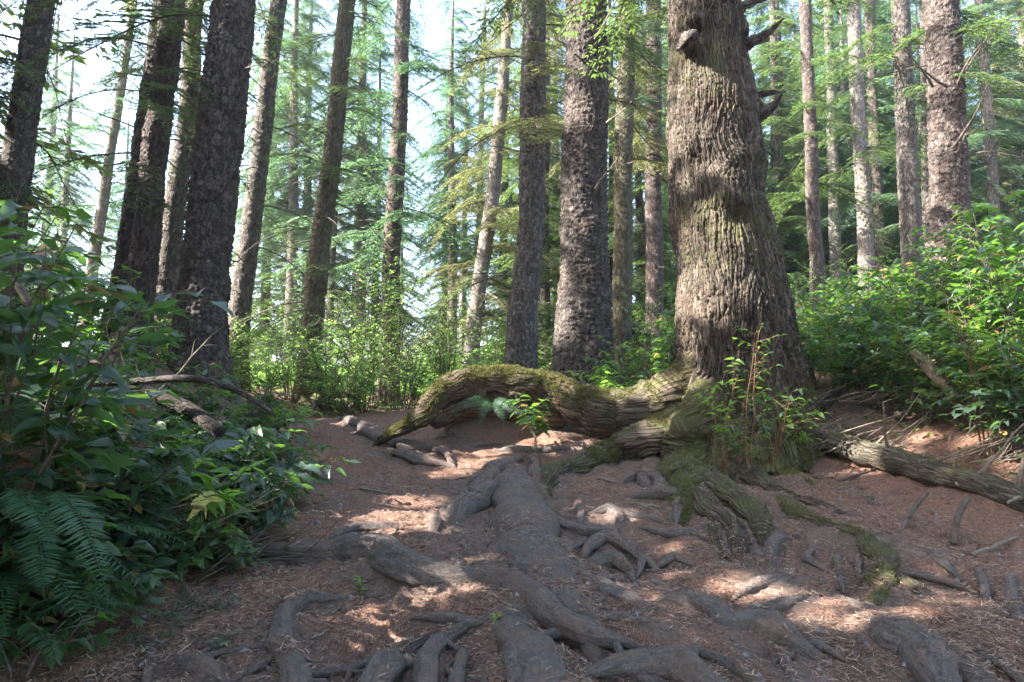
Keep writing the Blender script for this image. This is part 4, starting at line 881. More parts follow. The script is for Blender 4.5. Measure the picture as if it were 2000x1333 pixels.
# off-view spruces, added so that their crowns shade the path
def added_shade_tree(x, y, seed, z0=3.6, z1=15, nb=100, L=3.0):
    b = np.array([x, y, H0(x, y)]); o = thing('spruce_tree', 'off-view spruce added so that its dense crown shades the path', 'tree', b, 'off-view spruces added to shade the path')
    P = np.array([[0, 0, -.5], [.1, 0, 5], [0, 0, z1 + 1]]); V, F, uv = tube(P, [.34, .28, .05], 20, lambda u, v, Pq, a, D: .02 * fbm(Pq * 8, 2, seed), res=.2)
    mk('trunk', V, F, BARK[0], o, uv=uv, attrs={'moss': np.full(len(V), .1)})
    crown(o, b, lambda z: np.array([x, y, z]), z0, z1, nb, L, seed, TPL_C, NEED[0], gaps=True, Lmin=1.4)
for k, (x, y) in enumerate([(-6.2, 1.2), (-7.2, 4.6), (-9.4, 2.4), (-10.2, 6.2), (-5.6, -2.0), (-12.6, 3.6), (-8.6, -1.0), (-12.5, 8.2), (-9.6, 9.6), (-3.4, -3.4), (2.5, -5), (-15.5, 6), (-14, 1), (6.5, -1.5), (7.5, 2.2)]):
    added_shade_tree(x, y, 600 + k)
# ------------------------------------------------------------------ shrubs
def rotz(d, a):
    c, s = math.cos(a), math.sin(a); return np.array([d[0] * c - d[1] * s, d[0] * s + d[1] * c, d[2]])
def shrub(name, label, cat, base, H, spread, nst, ntw, lpt, leaf, mat, seed, group=None, tpl=LEAF_S, lean=(0, 0), tl=.35, stem=None, stemr=.008, t0=.3, droop=.1, stemmat_i=None, light=.5):
    g = rng(seed); o = thing(name, label, cat, base, group); W = Acc(); pos = []; dr = []; nm = []; ln = []
    for s_ in range(nst):
        a = g.uniform(0, 2 * math.pi); rad = spread * math.sqrt(g.random()); h = H * g.uniform(.6, 1.0)
        end = np.array([math.cos(a) * rad + lean[0] * h, math.sin(a) * rad + lean[1] * h, h]); st = np.array([g.normal(0, .05), g.normal(0, .05), -.05])
        t = np.linspace(0, 1, 9)[:, None]; pts = st + (end - st) * np.hstack([t ** 1.35, t ** 1.35, t ** .85]) + np.cumsum(g.normal(0, .012 * H, (9, 3)), 0)
        W.add(*tube(pts, stemr * (1 - .75 * t[:, 0]), 6)[:2])
        for q in range(ntw):
            tt = t0 + (1 - t0) * (q + g.random()) / ntw; f = tt * 8; i = min(7, int(f)); p = pts[i] + (pts[i + 1] - pts[i]) * (f - i)
            b = g.uniform(0, 2 * math.pi); sd = norm(pts[i + 1] - pts[i])
            d = norm(np.array([math.cos(b), math.sin(b), g.uniform(-.1, .5)]) + sd * .5 + np.array([end[0], end[1], 0]) * .5 / max(.3, H))
            L = tl * g.uniform(.5, 1.2) * (1 - .35 * tt); m = 5; u = np.linspace(0, 1, m)[:, None]
            tw = p + d * L * u + np.array([0, 0, -droop]) * L * u ** 2; W.add(*tube(tw, stemr * .4 * (1 - .6 * u[:, 0]) + .0006, 4, cap=False)[:2])
            n_ = max(2, int(lpt * g.uniform(.7, 1.2)))
            for k in range(n_):
                uu = .18 + .82 * k / max(1, n_ - 1); f2 = min(.999, uu) * (m - 1); i2 = int(f2); pp = tw[i2] + (tw[i2 + 1] - tw[i2]) * (f2 - i2)
                dd = rotz(d, (1 if k % 2 else -1) * R(g.uniform(35, 70)) if k < n_ - 1 else 0); dd = norm(dd * np.array([1, 1, .3]) + np.array([0, 0, g.uniform(-.45, .15)]))
                pos.append(pp); dr.append(dd); nm.append(norm(np.array([g.normal(0, .38), g.normal(0, .38), 1]))); ln.append(leaf * g.uniform(.6, 1.15) * (.75 if k == n_ - 1 else 1))
    W.build('stems', stem or TWIG, o)
    pos, dr, nm, ln = map(np.array, (pos, dr, nm, ln)); Rm = frames(dr, nm)
    k = len(tpl[0]); n_ = len(pos); TV = np.repeat(tpl[0][None], n_, 0) * np.stack([np.ones(n_), g.uniform(.75, 1.2, n_), g.uniform(-.6, 3.2, n_)], -1)[:, None]
    TV[..., 1] += (g.normal(0, .12, n_)[:, None] * TV[..., 0] ** 2)
    V = (np.einsum('nij,nkj->nki', Rm, TV) * ln[:, None, None] + pos[:, None]).reshape(-1, 3); F = (tpl[1][None] + (np.arange(n_) * k)[:, None, None]).reshape(-1, tpl[1].shape[1])
    V = V + .05 * leaf * vn(V * 45, seed)[:, None]
    A = Acc(); A.add(V, F, 0, np.repeat(np.clip(g.normal(light, .22, len(pos)), 0, 1), k)); A.build('leaves', mat, o)
    return o
def at_ground(px, Y, dx=0):
    x = (px - 1000) / FP * Y * 1.0; return np.array([x + dx, Y, HG(np.array([x + dx]), np.array([Y]))[0]])
# thicket on the bank right of the giant tree
TH = [(1590,8.6,1.0),(1640,8.2,1.1),(1700,8.8,1.35),(1660,9.6,1.4),(1740,8.0,1.2),(1790,8.6,1.5),(1760,7.2,1.0),(1830,7.6,1.5),(1870,8.4,1.8),(1820,6.7,1.05),(1900,7.0,1.7),(1960,7.4,2.0),(1890,6.2,1.2),
      (1950,6.4,1.7),(2010,6.2,1.9),(2060,7.0,2.0),(2050,5.6,1.7),(1980,5.6,1.2),(1600,9.8,1.3),(1730,9.8,1.7),(1840,9.8,1.9),(1940,9.0,2.1),(2030,8.4,2.2),(1680,7.6,.8),(1720,11,1.6),(1620,11,1.5)]
THL = 'leafy green shrub in the dense thicket on the bank right of the giant tree'
for k, (px, Y, h) in enumerate(TH):
    shrub('shrub', THL, 'shrub', at_ground(px, Y), h, .55, 9, 8, 8, .115, SALAL, 1000 + k, 'shrubs of the right bank thicket', lean=(-.05, -.1), tl=.42, t0=.15, tpl=LEAF_S, light=.35)
shrub('shrub', 'shrub with drooping dull leaves above the fallen log at the right edge', 'shrub', at_ground(1960, 5.5), .75, .4, 8, 6, 8, .105, SALAL_L, 1101, tpl=LEAF, lean=(-.2, -.35), tl=.4, droop=.5)
shrub('shrub', 'low trailing leafy shrub behind the right end of the fallen log', 'shrub', at_ground(2060, 5.6), .6, .35, 7, 6, 7, .10, SALAL, 1102, tpl=LEAF, lean=(-.3, -.1), tl=.4, droop=.6)
shrub('shrub', 'small pale leafy twig shrub with a reddish stem before the right thicket', 'shrub', at_ground(1930, 5.6), 1.5, .3, 3, 6, 9, .10, YOUNG, 1103, tpl=LEAF, lean=(-.15, -.1), tl=.5, stem=STEMR)
# bushes left of the giant, behind its arching root
for k, (px, Y, h, l) in enumerate([(1185,8.6,.75,'sunlit leafy bush above the dip of the arching root'), (1235,8.9,1.1,'taller sunlit bush between the dark scaly trunk and the giant tree'), (1290,8.5,1.15,'bush pressed against the left side of the giant tree'), (1265,9.6,1.5,'bush standing behind the sunlit ones left of the giant tree'), (1310,9.4,1.4,'dark bush half hidden behind the giant tree on its left'), (1215,8.2,.5,'low bright bush just behind the right part of the arching root')]):
    shrub('shrub', l, 'shrub', at_ground(px, Y), h, .42, 9, 7, 8, .105, YOUNG if k in (0, 5) else SALAL, 1120 + k, 'bushes left of the giant tree', tl=.36, t0=.12, lean=(0, -.12), light=.6)
# saplings in front of the giant's trunk
for k, (px, Y, h, n, l, lx) in enumerate([(1395,6.25,1.35,3,'thin leafy sapling against the middle of the giant trunk',-.05), (1450,6.2,1.45,3,'leafy sapling in front of the giant trunk, reaching to its right side',.1), (1500,6.3,1.05,4,'sapling with reddish bare stems at the right foot of the giant tree',.15), (1530,6.5,.8,4,'low leafy sapling at the right foot of the giant, lit at its tips',.1), (1420,6.0,.55,3,'short broad-leaved sprout in the hollow at the foot of the giant tree',0)]):
    shrub('sapling', l, 'sapling', at_ground(px, Y), h, .30, n, 6, 5, .088, YOUNG if k in (0, 3) else SALAL, 1140 + k, 'saplings at the foot of the giant tree', tpl=LEAF, tl=.3, t0=.35, stem=STEMR, lean=(lx, -.08), stemr=.007, light=.6)
# plants on and under the arching root
shrub('sapling', 'small sapling with broad leaves growing in front of the arching root', 'sapling', at_ground(1040, 7.15), .62, .2, 4, 4, 5, .13, SALAL, 1160, tpl=LEAF, tl=.28, lean=(-.12, 0), t0=.4)
shrub('sprout', 'tiny two-leaved sprouts at the foot of the arching root where it dips', 'sprout', at_ground(1190, 6.95), .12, .1, 3, 2, 3, .07, YOUNG, 1161, tpl=LEAF, tl=.06)
# left bank: large leaves close to the viewer
LB = [(-60,2.7,1.75,.16,SALAL_L,'big-leaved shrub at the left edge, its leaves hanging highest of all'), (60,3.0,1.45,.155,SALAL_L,'big-leaved shrub leaning in from the left edge below the far left trunk'),
      (-20,3.5,1.7,.14,SALAL,'tall dark shrub filling the left edge behind the big-leaved ones'), (110,3.7,1.05,.145,SALAL_L,'bank shrub with sunlit pale leaves under the leaning slim tree'),
      (190,4.2,.95,.13,SALAL,'bank shrub in front of the close trio of trunks'), (240,3.6,.75,.14,SALAL_L,'bank shrub with drooping leaves beside the fern tips'), (300,4.4,.7,.12,SALAL,'shrub below the front trunk of the trio'),
      (350,5.0,.6,.12,SALAL_L,'shrub at the foot of the thick dark trunk, left side'), (430,5.2,.6,.115,SALAL,'shrub at the foot of the thick dark trunk, right side'), (60,4.6,1.2,.13,SALAL,'shaded shrub deeper on the left bank behind the fern'),
      (150,5.4,.9,.12,SALAL,'shrub behind the fallen brown trunk on the left bank'), (500,5.3,.5,.115,SALAL_L,'low spreading shrub at the edge of the path nearest the elder trunk'), (520,5.2,.34,.115,SALAL_L,'outermost low shrub reaching over the path from the left bank')]
LB += [(30,3.2,.6,.12,SALAL_L,'dark shrub low at the left edge below the hanging fronds'), (150,3.15,.35,.11,SALAL,'small dark plant beside the lower left corner plant'), (-40,2.9,.6,.13,SALAL,'deeply shaded shrub cut by the lower left edge'), (330,6.3,.75,.12,SALAL,'shrub in front of the thick dark trunk, low on its left'), (400,6.6,.65,.115,SALAL,'shrub right in front of the foot of the thick dark trunk'), (470,6.4,.5,.115,SALAL_L,'low shrub between the thick dark trunk and the path'), (530,6.2,.35,.11,SALAL,'flat low shrub where the bank meets the upper path'), (280,7.5,1.1,.12,SALAL,'shrub hiding the feet of the trio of trunks'),
       (180,7,1.2,.12,SALAL,'shrub behind the bank under the slim pale crooked tree'), (60,6.8,1.4,.12,SALAL,'shrub hiding the foot of the far left trunk'), (480,8.0,.6,.11,SALAL,'bushy shrub to the right of the foot of the thick dark trunk'), (550,8.6,.4,.10,YOUNG,'low light green shrub beside the foot of the brown trunk'), (-80,3.6,1.5,.14,SALAL_L,'shrub cut by the left edge behind the ferns')]
for k, (px, Y, h, lf, m_, l) in enumerate(LB):
    shrub('shrub', l, 'shrub', at_ground(px, Y), h, .42, 8, 7, 6, lf, m_, 1200 + k, 'shrubs of the left bank', tpl=LEAF, tl=.36, t0=.2, lean=(.22, -.12), droop=.35, light=.5)
shrub('shrub', 'shrub on the left bank edge with a glowing yellow green cluster of leaves', 'shrub', at_ground(420, 3.95), .62, .2, 4, 4, 6, .15, YOUNG, 1230, tpl=LEAF_N, tl=.22, t0=.5, droop=.6, lean=(.1, -.1), light=.8)
shrub('shrub', 'sprig of long yellowed hanging leaves glowing at the edge of the left bank', 'shrub', at_ground(412, 3.7), .50, .03, 1, 2, 5, .15, YELM, 1238, tpl=LEAF_N, tl=.10, t0=.85, droop=.9)
shrub('shrub', 'leaning shrub with dull blue green leaves over the edge of the left bank', 'shrub', at_ground(455, 4.3), .5, .35, 8, 6, 6, .125, SALAL_L, 1231, tpl=LEAF, tl=.34, lean=(.25, -.2), droop=.4, t0=.2)
shrub('shrub', 'low shrub hanging down the bank towards the elbow-shaped root', 'shrub', at_ground(370, 3.8), .34, .25, 6, 6, 6, .11, SALAL, 1232, tpl=LEAF, tl=.3, lean=(.5, -.5), droop=.5, t0=.2)
shrub('shrub', 'shaded low plant with toothed leaves in the lower left corner', 'shrub', at_ground(110, 2.75), .22, .2, 5, 3, 6, .09, SALAL, 1233, tpl=LEAF, tl=.22, t0=.3)
shrub('shrub', 'dark leafed shrub beside the hanging fern fronds at the left edge', 'shrub', at_ground(40, 3.05), .5, .35, 8, 6, 6, .115, SALAL_L, 1234, tpl=LEAF, tl=.3, t0=.2, lean=(.2, -.2))
shrub('shrub', 'dark bank shrub above the hanging fern fronds', 'shrub', at_ground(170, 3.4), .5, .35, 8, 6, 6, .12, SALAL_L, 1235, tpl=LEAF, tl=.3, t0=.2, lean=(.3, -.3), droop=.4)
shrub('shrub', 'four-leaved sprig shrub lying over the bank below the shining leaves', 'shrub', at_ground(280, 3.5), .3, .25, 6, 5, 5, .12, SALAL_L, 1236, tpl=LEAF, tl=.26, t0=.2, lean=(.4, -.4))
# creeping small-leaved plants on the floor
for k, (px, py, l) in enumerate([(300,1140,'creeping small-leaved vine on the shaded floor, left'), (360,1200,'creeping small-leaved vine nearest the lower left corner plant'), (430,1100,'creeping small-leaved vine close to the elbow root'), (380,1070,'creeping small-leaved vine just under the bank'), (240,1060,'creeping small-leaved vine under the long fern frond'), (340,1270,'tiny creeping sprig near the bottom left root lump')]):
    p = hp(px, py); shrub('creeping_vine', l, 'vine', p, .06, .30, 7, 5, 9, .026, SALAL_L, 1260 + k, 'creeping vines on the floor', tl=.14, t0=.1, stemr=.0025, droop=.2)
for k, (px, py, h, l) in enumerate([(698,1150,.09,'bright little seedling on the earth step under the crossing root'), (1090,868,.13,'upright little seedling on the crest in front of the arching root'), (562,1012,.05,'single bright sprout on the left of the path'), (1062,938,.05,'small leaf sprout beside the narrow root ridge'), (975,1228,.04,'tiny green sprout above the wide root slab'), (672,790,.10,'seedling beside the far end of the path')]):
    shrub('seedling', l, 'seedling', hp(px, py), h, .03, 2, 3, 4, .035, YOUNG, 1280 + k, 'seedlings on the path', tpl=LEAF, tl=.045, stemr=.002, t0=.4, light=.8)
# bright small-leaved bushes in the middle distance
HB = [(640,11.6,1.6,''),(700,12.6,2.7,''),(770,12.8,2.6,''),(880,12.6,2.0,''),(430,11.5,1.2,''),(520,12.0,1.2,'green'), (560,13.5,2.0,''), (680,14.5,2.6,''), (745,13.5,3.0,''), (720,12.0,1.7,''), (800,14.5,2.6,''), (860,13.5,1.9,''), (930,14.5,2.0,''), (640,12.2,1.3,''), (800,12.0,1.1,''), (975,13.0,1.7,''), (870,16.5,2.6,''),
      (1070,14,1.8,''), (460,13.0,1.1,''), (330,13.5,2.3,''), (300,12.0,1.5,''), (400,15,2.2,''), (600,16.5,2.8,''), (1250,13,2.2,''), (1330,12,2.0,''), (180,14,1.4,''), (900,12.2,1.0,''), (950,18,2.4,''), (500,18,2.0,''), (1180,15,2.0,''), (680,10.9,.8,''), (240,10.5,1.1,''), (1600,14,2.2,''), (1700,14,2.4,''), (1530,13,2.2,''), (1820,14,2.6,'')]
for k, (px, Y, h, _) in enumerate(HB):
    nr = min(known, key=lambda q: abs(q[0] - px)); side = 'left of' if px < nr[0] - 8 else 'right of' if px > nr[0] + 8 else 'below'
    hw = 'tall' if h > 2.3 else 'low' if h < 1.4 else 'medium high'
    lab = ' '.join(f"{hw} bright green small-leaved bush {side} the {' '.join(short(nr[1]).split()[:8])}".split()[:16])
    shrub('bush', lab, 'bush', at_ground(px, Y), h * (1.18 if 540 < px < 900 else 1), .5 + .16 * h, 9, 14, 14, .058, HUCKD if k in (5, 6, 7, 10, 13, 14, 16, 19, 22, 25, 27, 31) else HUCK, 1300 + k, 'bright bushes behind the path', tl=.55, t0=.12, tpl=LEAF_S if Y < 12.3 else QUADL, stemr=.010, droop=.15, light=.5 + .1 * (k % 3))
# ------------------------------------------------------------------ ferns
def frond(o, off, p0, p1, arch, wid, seed, mat=FERNM, npair=34, side=None):
    g = rng(seed); t = np.linspace(0, 1, 26)[:, None]; p0 = np.asarray(p0, float); p1 = np.asarray(p1, float)
    pts = p0 + (p1 - p0) * t + np.array([0, 0, 1.]) * arch * (4 * t * (1 - t)) + g.normal(0, .006, (1, 3)) * t
    A = Acc(); A.add(*tube(pts, .0026 * (1 - .8 * t[:, 0]) + .0006, 5)[:2], 0)
    L = np.linalg.norm(p1 - p0); q = np.linspace(.10, .985, npair); P = np.stack([np.interp(q, t[:, 0], pts[:, k]) for k in range(3)], -1); T = norm(np.stack([np.interp(q, t[:, 0], np.gradient(pts, axis=0)[:, k]) for k in range(3)], -1))
    up = np.array([0, 0, 1.]) if side is None else np.asarray(side, float); B = norm(np.cross(T, up)); Nn = norm(np.cross(B, T))
    ln = wid * np.sin(np.pi * np.clip(q * .86 + .13, 0, 1)) ** .75
    for s in (-1, 1):
        d = norm(B * s + T * .28 - Nn * .12 + g.normal(0, .10, B.shape)); tv, tf = leaf_tpl(3, .17, .3, .12, .45)
        V, F = inst(tv, tf, frames(d, Nn + g.normal(0, .08, Nn.shape)), ln * g.uniform(.8, 1.06, npair), P); A.add(V, F, 0, np.repeat(np.clip(g.normal(.5, .12, npair), 0, 1), len(tv)))
    return A.build('frond', [mat, STEMR], o, off=off)
def fern(label, base, n, L, seed, wid=.085, az=(0, 6.28), up=(.1, .5), dead=0, group='sword ferns'):
    g = rng(seed); o = thing('fern', label, 'fern', base, group)
    for k in range(n):
        a = az[0] + (az[1] - az[0]) * (k + g.random()) / n; l = L * g.uniform(.75, 1.1); e = base + np.array([math.cos(a) * l, math.sin(a) * l, 0]); e[2] = base[2] + l * g.uniform(*up) - .1
        fr = frond(o, base, base, e, l * g.uniform(.15, .3), wid * g.uniform(.85, 1.1), seed * 50 + k, DEADM if k < dead else FERNM)
        if k < dead: fr['label'] = 'withered brown frond'
    return o
fern('large sword fern on the left bank, its fronds arching out towards the path', at_ground(90, 3.5) + [0, 0, .05], 13, .95, 31, .09, (-2.2, 1.2), (.05, .65), 2)
fern('sword fern at the left edge with fronds above the big-leaved shrub', at_ground(-20, 3.2) + [0, 0, .35], 9, .8, 37, .08, (-1.6, .9), (.1, .6), 1)
fern('low sword fern in the dark lower left corner under the bank', at_ground(30, 2.75) + [0, 0, .05], 9, .55, 35, .075, (-1.9, .8), (.0, .5), 1)
fern('sword fern between the bank shrubs left of the elbow-shaped root', at_ground(240, 3.7) + [0, 0, .03], 9, .6, 36, .07, (-2.4, .6), (.05, .5), 2)
fern('shaded sword fern at the left edge with two long fronds hanging down', at_ground(10, 2.9) + [0, 0, .25], 9, .7, 32, .09, (-2.0, .9), (-.1, .5), 1)
fern('sword fern higher on the left bank among the shrubs', at_ground(190, 4.3) + [0, 0, .1], 11, .9, 33, .08, (-2.6, 1.0), (.1, .8), 1)
fern('sword fern behind the sunlit bank shrubs on the left', at_ground(60, 4.8) + [0, 0, .1], 10, 1.0, 34, .08, (-2.8, .6), (.3, .9))
def pt(px, py, Y): return at(px, py, Y)
fh = thing('fern', 'fern whose long fronds hang and reach in front of the left bank shrubs', 'fern', pt(60, 900, 3.1), 'sword ferns'); off = pt(60, 900, 3.1)
for k, (a, b, arch, w_) in enumerate([((10, 955, 2.45), (108, 1065, 2.25), .04, .085), ((95, 965, 2.5), (212, 1145, 2.25), .09, .10), ((60, 835, 3.2), (330, 850, 3.1), .05, .07), ((110, 770, 3.5), (335, 812, 3.3), .06, .075), ((150, 640, 3.4), (395, 590, 3.1), .05, .06), ((40, 700, 3.0), (5, 880, 2.5), .05, .09), ((190, 770, 3.4), (300, 860, 3.0), .06, .07), ((70, 1000, 2.8), (90, 1160, 2.5), .04, .1)]):
    frond(fh, off, pt(*a), pt(*b), arch, w_, 3300 + k, npair=40)
x_ = frond(fh, off, pt(60, 860, 2.9), pt(48, 970, 2.7), .02, .08, 3390, DEADM); x_['label'] = 'withered brown frond'
b_ = at(960, 790, 7.35); fo = thing('fern', 'small sword fern hanging in front of the dark hollow under the arching root', 'fern', b_, 'sword ferns')
for k, (px, py) in enumerate([(935, 835), (945, 822), (1000, 810), (1030, 822), (905, 800), (985, 835), (880, 812)]):
    frond(fo, b_, b_, at(px, py, 7.0), .09, .075, 3400 + k, npair=22, side=(0, -1, .6))
# ------------------------------------------------------------------ fallen wood, sticks, stones
def log(name, label, cat, pts, mat, seed, moss=.2, stubs=0, amp=.1, group=None, ns=26, floor=False):
    if floor: pts = [(a, b, c, hit(a, b + c * .6)[1]) for a, b, c, _ in pts]
    P = np.array([at(a, b, y) for a, b, _, y in pts]); rr = np.array([c * y / FP for _, _, c, y in pts])
    if floor: P[:, 2] = H0(P[:, 0], P[:, 1]) + rr * .75
    c = P.mean(0); o = thing(name, label, cat, c, group)
    s = np.concatenate([[0], np.cumsum(np.linalg.norm(np.diff(P, axis=0), axis=1))]); q = np.linspace(0, s[-1], int(s[-1] / max(.012, rr.max() * .12)) + 4); PP = smooth_interp(s, P, q); RR = np.interp(q, s, rr)
    V, F, uv = tube(PP, RR, ns, lambda u, v, Pq, a, D: RR[:, None] * amp * (fbm(Pq * 8, 3, seed) + .6 * vn(np.stack([np.cos(a) * 3, np.sin(a) * 3, v * 2], -1), seed)) + .06 * RR[:, None] * fbm(Pq * 40, 2, seed))
    nz = (V[:, 2] - np.interp(V[:, 0], np.sort(PP[:, 0]), PP[np.argsort(PP[:, 0]), 2])) / rr.max()
    mk('trunk' if rr.max() > .05 else 'stem', V - c, F, mat, o, uv=uv, attrs={'moss': moss * (.6 + .5 * np.clip(nz, -1, 1))}); g = rng(seed)
    for k in range(stubs):
        i = g.integers(3, len(q) - 3); d = np.array([g.normal(0, .6), -g.random() * .5, g.uniform(-.2, 1)]); dead_branch(o, c, PP[i], d, g.uniform(.15, .6), g.uniform(.008, .02) * rr.max() / .12, seed * 20 + k, mat=DEADW, twigs=2)
    return o
LOGM0 = bark_mat('dark_log_bark', (.02, .015, .012), (.05, .038, .03), (.10, .08, .065), cell=(30, 8), lichen=.1, furrow=True)
LOGM = bark_mat('log_bark', (.032, .026, .018), (.082, .068, .047), (.17, .15, .11), mnz=.06, cell=(34, 7), lichen=.3, furrow=True)
log('fallen_log', 'long mossy fallen log sloping down from the giant tree to the right edge', 'log', [(1500,828,20,7.3),(1545,842,26,7.0),(1620,868,27,6.6),(1700,893,25,6.2),(1790,918,26,5.8),(1870,940,23,5.5),(1950,966,25,5.15),(2060,1005,26,4.8)], LOGM, 51, .36, 12, floor=True, amp=.16)
log('fallen_log', 'dark brown fallen trunk lying in the shrubs of the left bank', 'log', [(95,680,13,4.7),(160,708,15,4.6),(230,735,15,4.5),(300,772,14,4.4),(370,800,14,4.3),(430,845,13,4.15)], LOGM0, 52, .1, 3)
log('fallen_branch', 'bare broken pole leaning in the thicket above the fallen log', 'branch', [(1782,688,9,6.6),(1815,718,13,6.5),(1840,745,12,6.4),(1872,785,10,6.2)], DEADW, 53, 0, 1)
log('fallen_branch', 'thin dead branch curving over the left bank beside the shining leaves', 'branch', [(150,752,6,4.3),(270,745,7,4.2),(390,742,7,4.1),(460,762,6,4.0),(530,805,4,3.9)], BARK[0], 54, 0, 3)
YS = hit(1862, 1062)[1]; YT = hit(1756, 1050)[1]; YR = hit(1985, 985)[1]
log('fallen_branch', 'crooked stick standing up against the fallen log near its right end', 'branch', [(1862,1062,6,YS),(1866,1030,6,YS+.03),(1880,990,6,YS+.10),(1892,972,4,YS+.13)], TWIG, 55, 0, 0)
log('fallen_branch', 'thin forked twig leaning on the middle of the fallen log', 'branch', [(1756,1050,4,YT),(1772,1015,4,YT+.06),(1792,985,4,YT+.14),(1812,962,3,YT+.2)], TWIG, 56, 0, 2)
log('fallen_branch', 'dry stick at the right edge rising over the log end', 'branch', [(1985,985,5,YR-.1),(1990,945,6,YR-.1),(1996,915,5,YR-.1),(2002,885,4,YR-.1)], TWIG, 57, 0, 1)
log('fallen_branch', 'curved stem arching at the left edge among the big leaves', 'branch', [(10,535,6,3.0),(40,565,7,3.0),(58,600,7,3.0),(62,640,6,3.0)], TWIG, 58, 0, 0)
for k, (a, b, r, l) in enumerate([((560,1057),(580,1078),4,'short stick pointing at the left end of the crossing root'), ((1170,940),(1215,950),4,'pale stick under the giant tree'), ((1590,935),(1690,960),4,'long thin twig between the giant tree and the fallen log'), ((735,872),(800,890),4,'twig on the sunny upper path'), ((895,915),(940,918),3,'dark thin stick lying across the upper path'),
        ((610,1245),(650,1225),4,'flat chip of wood beside the elbow-shaped root'), ((445,1160),(500,1150),3,'thin twig left of the crossing root'), ((290,1085),(330,1050),4,'twig lying on the shaded floor under the bank'), ((1640,940),(1730,905),4,'bare twig lying before the fallen log'), ((1900,1080),(1990,1058),6,'brown stick at the right edge below the log'),
        ((1700,880),(1790,905),5,'thin branch lying on the sunny needles behind the log'), ((1480,1215),(1500,1228),4,'bark chip on the lumpy root ridge'), ((1600,1130),(1640,1150),4,'short twig left of the mossy forked root'), ((700,960),(760,972),3,'twig on the left of the path near the bank'), ((950,1085),(1000,1070),3,'little twig left of the broad middle root'), ((1240,985),(1290,1000),4,'pale bare twig right of the path')]):
    p = hp(*a); q = hp(*b); rr = r * p[1] / FP * .8; m_ = (p + q) / 2 + [0, 0, .01]; g = rng(k); o = thing('stick', l, 'stick', m_, 'fallen sticks')
    t = np.linspace(0, 1, 8)[:, None]; P = p + (q - p) * t + np.array([0, 0, rr]) + np.cumsum(g.normal(0, .006, (8, 3)), 0) * np.array([1, 1, .3]); V, F, uv = tube(P, rr * (1 - .4 * t[:, 0]), 8, lambda u, v, Pq, a_, D: rr * .2 * vn(Pq * 40, k)); mk('stem', V - m_, F, DEADW if k % 2 else TWIG, o, uv=uv)
def stone(px, py, r, label, seed, mat=STONEM):
    p = hp(px, py); r = r * p[1] / FP; u = np.linspace(0, 2 * np.pi, 33)[:-1]; v = np.linspace(-np.pi / 2, np.pi / 2, 17); U, W_ = np.meshgrid(u, v); D = np.stack([np.cos(W_) * np.cos(U), np.cos(W_) * np.sin(U), np.sin(W_)], -1)
    g = rng(seed); rad = 1 + .25 * vn(D * 1.6 + seed, seed) + .08 * vn(D * 5, seed); V = D * rad[..., None] * r * np.array([1.15, .85, .5]); 
    for q in range(4):
        n = norm(g.normal(0, 1, 3)); dd = (V @ n); lim = r * .5; V = V - np.where(dd > lim, dd - lim, 0)[..., None] * n
    i = np.arange(16)[:, None] * 32; j = np.arange(32)[None]; F = np.stack([i + j, i + (j + 1) % 32, i + 32 + (j + 1) % 32, i + 32 + j], -1).reshape(-1, 4)
    o = mk('stone', V.reshape(-1, 3), F, mat); o.location = p + [0, 0, r * .12]; o.rotation_euler = (0, 0, g.uniform(0, 6)); return tag(o, label, 'stone', 'stones on the path')
for k, (px, py, r, l) in enumerate([(533,996,13,'pinkish round stone on the left of the path'), (620,1016,7,'small grey stone right of the pinkish one'), (665,982,8,'flat stone on the path by the left bank'), (560,1318,13,'flat grey stone at the bottom beside the elbow root'), (685,1310,14,'bluish flat stone at the bottom left of the thick slanting root'), (912,1075,7,'pebble left of the broad middle root'), (900,1100,6,'dark pebble above the crossing root'), (1226,1146,7,'bluish pebble above the long tapering root'),
        (1600,1240,8,'small stone above the loose chunk'), (1705,1190,9,'stone at the tip of the mossy forked root'), (1385,1060,6,'pebble beside the weathered stick'), (752,982,6,'pebble in the middle of the upper path'), (1760,1190,6,'small pebble in the bare earth on the right'), (660,815,9,'flat sunlit stone near the far bend'), (880,1220,7,'stone beside the knobbly root piece')]):
    stone(px, py, r, l, 40 + k)
# dry brush heap behind the log
def brush(label, px, py, Y, n, seed, L=.6, spread=.35, mat=DEADW):
    c = at(px, py, Y); c[2] = HG(np.array([c[0]]), np.array([c[1]]))[0] + .03; o = thing('brushwood', label, 'brushwood', c); A = Acc(); g = rng(seed)
    for k in range(n):
        a = g.uniform(-.9, 1.4); d = np.array([math.cos(a), math.sin(a) * .5, g.uniform(-.02, .6)]); p = g.normal(0, spread, 3) * np.array([1, .6, .12]); p[2] = abs(p[2]); l = L * g.uniform(.3, 1); t = np.linspace(0, 1, 5)[:, None]
        A.add(*tube(p + d * l * t + g.normal(0, .12, 3) * l * t ** 2, g.uniform(.002, .006) * (1 - .7 * t[:, 0]), 4)[:2])
    x = A.build('twigs', mat, o); x['kind'] = 'stuff'; return o
brush('heap of dry pale twigs in the sun between the giant tree and the right thicket', 1720, 800, 7.3, 130, 5)
brush('tangle of dead twigs on the shaded slope right of the giant tree', 1640, 830, 6.9, 90, 6, .5)
brush('small tangle of twigs lying over the fallen log', 1700, 880, 6.4, 60, 7, .45, .25)
brush('tangle of thin dry twigs under the shrubs at the right edge', 1950, 900, 5.4, 90, 8, .6)
brush('tangle of dead stems inside the left bank shrubs', 130, 640, 3.9, 110, 9, .7, .4)
brush('tangle of dark twigs under the shrubs of the left bank', 300, 830, 3.9, 90, 10, .5, .35, TWIG)
